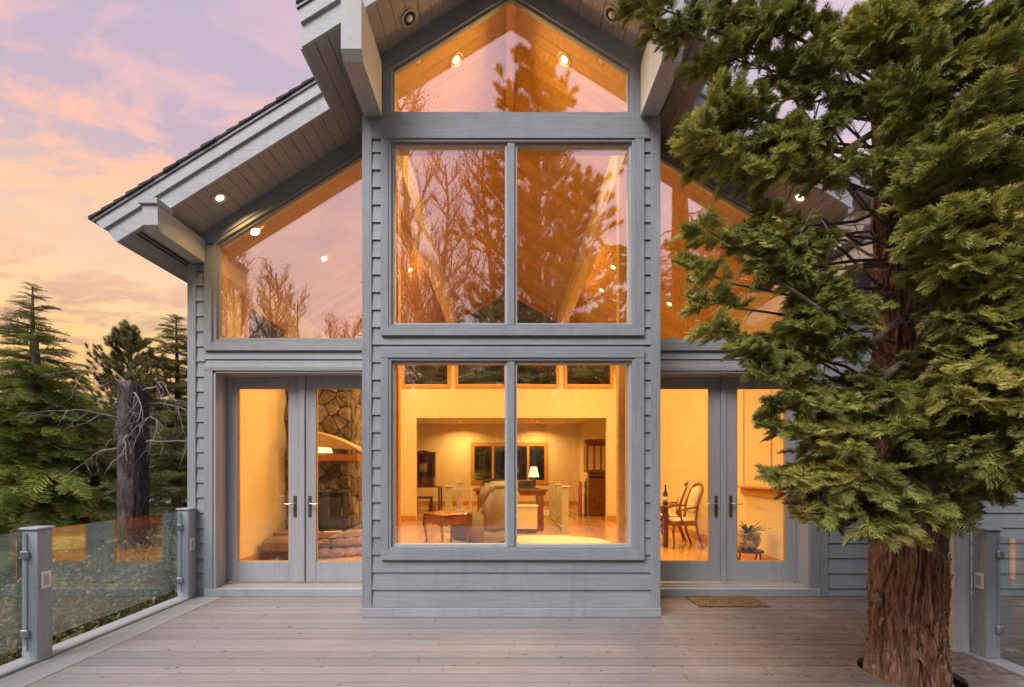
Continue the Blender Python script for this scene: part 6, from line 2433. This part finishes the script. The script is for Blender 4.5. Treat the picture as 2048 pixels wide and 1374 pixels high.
# ------------------------------------------------------------------ trees behind the camera, mirrored in the windows
def aspen(name, h, seed, loc, leafy=0.5):
    r = random.Random(seed)
    x0, y0 = loc
    z0 = ground_z(x0, y0) - 0.2
    root = empty(name, (x0, y0, z0))
    m_ = MB()
    P_ = []

    def grow(p_, d_, L_, rad, lev):
        n_ = 4 if lev else 9
        pts_ = [p_.copy()]
        for i in range(n_):
            d_ = (d_ + Vector((r.gauss(0, .07 + .05 * lev), r.gauss(0, .07 + .05 * lev), 0.05 + 0.06 * lev))).normalized()
            p_ = p_ + d_ * L_ / n_
            pts_.append(p_.copy())
        m_.tube(pts_, [rad * (1 - .8 * i / n_) + .004 for i in range(n_ + 1)], 6 if lev == 0 else 3, False)
        if lev == 3:
            P_.append(pts_[-1])
            return
        nb = (26, 8, 5)[lev]
        for b in range(nb):
            q = (0.22 + 0.78 * b / nb) if lev == 0 else (0.25 + .75 * b / nb)
            k = min(n_ - 1, int(q * n_))
            s_ = pts_[k].lerp(pts_[k + 1], q * n_ - k)
            a = r.uniform(0, 6.28)
            u = d_.orthogonal().normalized()
            w_ = d_.cross(u)
            dd = (d_ * r.uniform(.75, 1.15) + (u * math.cos(a) + w_ * math.sin(a)) * r.uniform(.5, .9)).normalized()
            grow(s_, dd, L_ * ((.21 * (1.3 - q)) if lev == 0 else r.uniform(.38, .55)), rad * (.32 if lev == 0 else .5) * (1.1 - .5 * q), lev + 1)
    grow(Vector((x0, y0, z0)), Vector((0, 0, 1)), h, 0.013 * h, 0)
    m_.build('trunk', 'aspen_bark', root)
    sel = [p for p in P_ if r.random() < leafy]
    scatter('crown', sel, [(r.uniform(0, 6), r.uniform(0, 6), 0) for _ in sel], [r.uniform(.7, 1.3) for _ in sel], 'aspen', root, 'aspen_leaf', (x0, y0, z0 + h * .6))
    return root


protos = [aspen('aspen_tree', 16.0, 1, (-60, -30), 0.35), aspen('aspen_tree', 16.0, 2, (-66, -30), 0.45)]
AL = 'nearly bare aspen mirrored in the big windows'
for i, (x, y, top) in enumerate(((-15.2, -12.4, 13.6), (-14.2, -11.6, 13.2), (-13.2, -12.2, 12.8), (-12.4, -11.4, 12.2), (-11.6, -12.3, 11.4), (-10.9, -11.7, 10.6), (-10.2, -12.5, 10.0), (-9.5, -11.5, 9.4), (-8.8, -12.2, 8.8), (-8.1, -11.8, 8.1), (-7.4, -12.4, 7.4), (-6.5, -12.0, 7.0), (-4.9, -12, 10.2), (-3.9, -11.4, 12.6), (-2.9, -11.6, 15.4), (-1.9, -12.2, 19.0), (-0.7, -13.2, 17.5), (0.4, -12.8, 16.0), (1.6, -12.4, 18.0), (3.4, -11.8, 16.0))):
    pr = protos[i % 2]
    o = pr if i < 2 else copy_tree(pr)
    z = ground_z(x, y) - .3
    s = (top - z) / 16.0
    o.location = (x, y, z)
    o.scale = (max(s, .72), max(s, .72), s)
    o.rotation_euler = (0, 0, i * 1.9)
    tag(o, AL, 'tree', 'aspens behind the viewer')
tag(pine('pine_tree', 25.5, 4.4, 9.0, 77, (1.6, -13.5), 0.42, 80, 24, scale=1.6), 'tall dark pine mirrored in the top window of the bay', 'tree')
for i, (x, y, s) in enumerate(((-20, -16, 1.0), (-15.5, -17, .95), (-11.5, -16, .85), (-7.2, -15.5, .72), (-3.4, -16, .9), (0.2, -15.5, 1.0), (4.4, -14.5, 1.15), (7.6, -12.5, 1.5), (10.5, -11.5, 1.75), (13.5, -12, 1.9), (17, -14, 1.7), (21, -13, 1.5), (-25, -15, 1.2), (9.5, -4, 1.2), (12, 1.5, 1.2)) + tuple((-38 + 4.6 * q + (q * 37 % 5) * .5, -20 - (q * 53 % 7) * .7, .95 + (q * 29 % 5) * .07) for q in range(18)) + tuple((-40 + 6 * q, -30 - (q * 31 % 5), 1.0) for q in range(14))):
    o = copy_tree(far_proto)
    o.location = (x, y, ground_z(x, y) - .4)
    o.scale = (s * 1.2, s * 1.2, s)
    o.rotation_euler = (0, 0, i)
    tag(o, 'dark fir behind the viewer, mirrored in the glass', 'tree', 'firs behind the viewer')
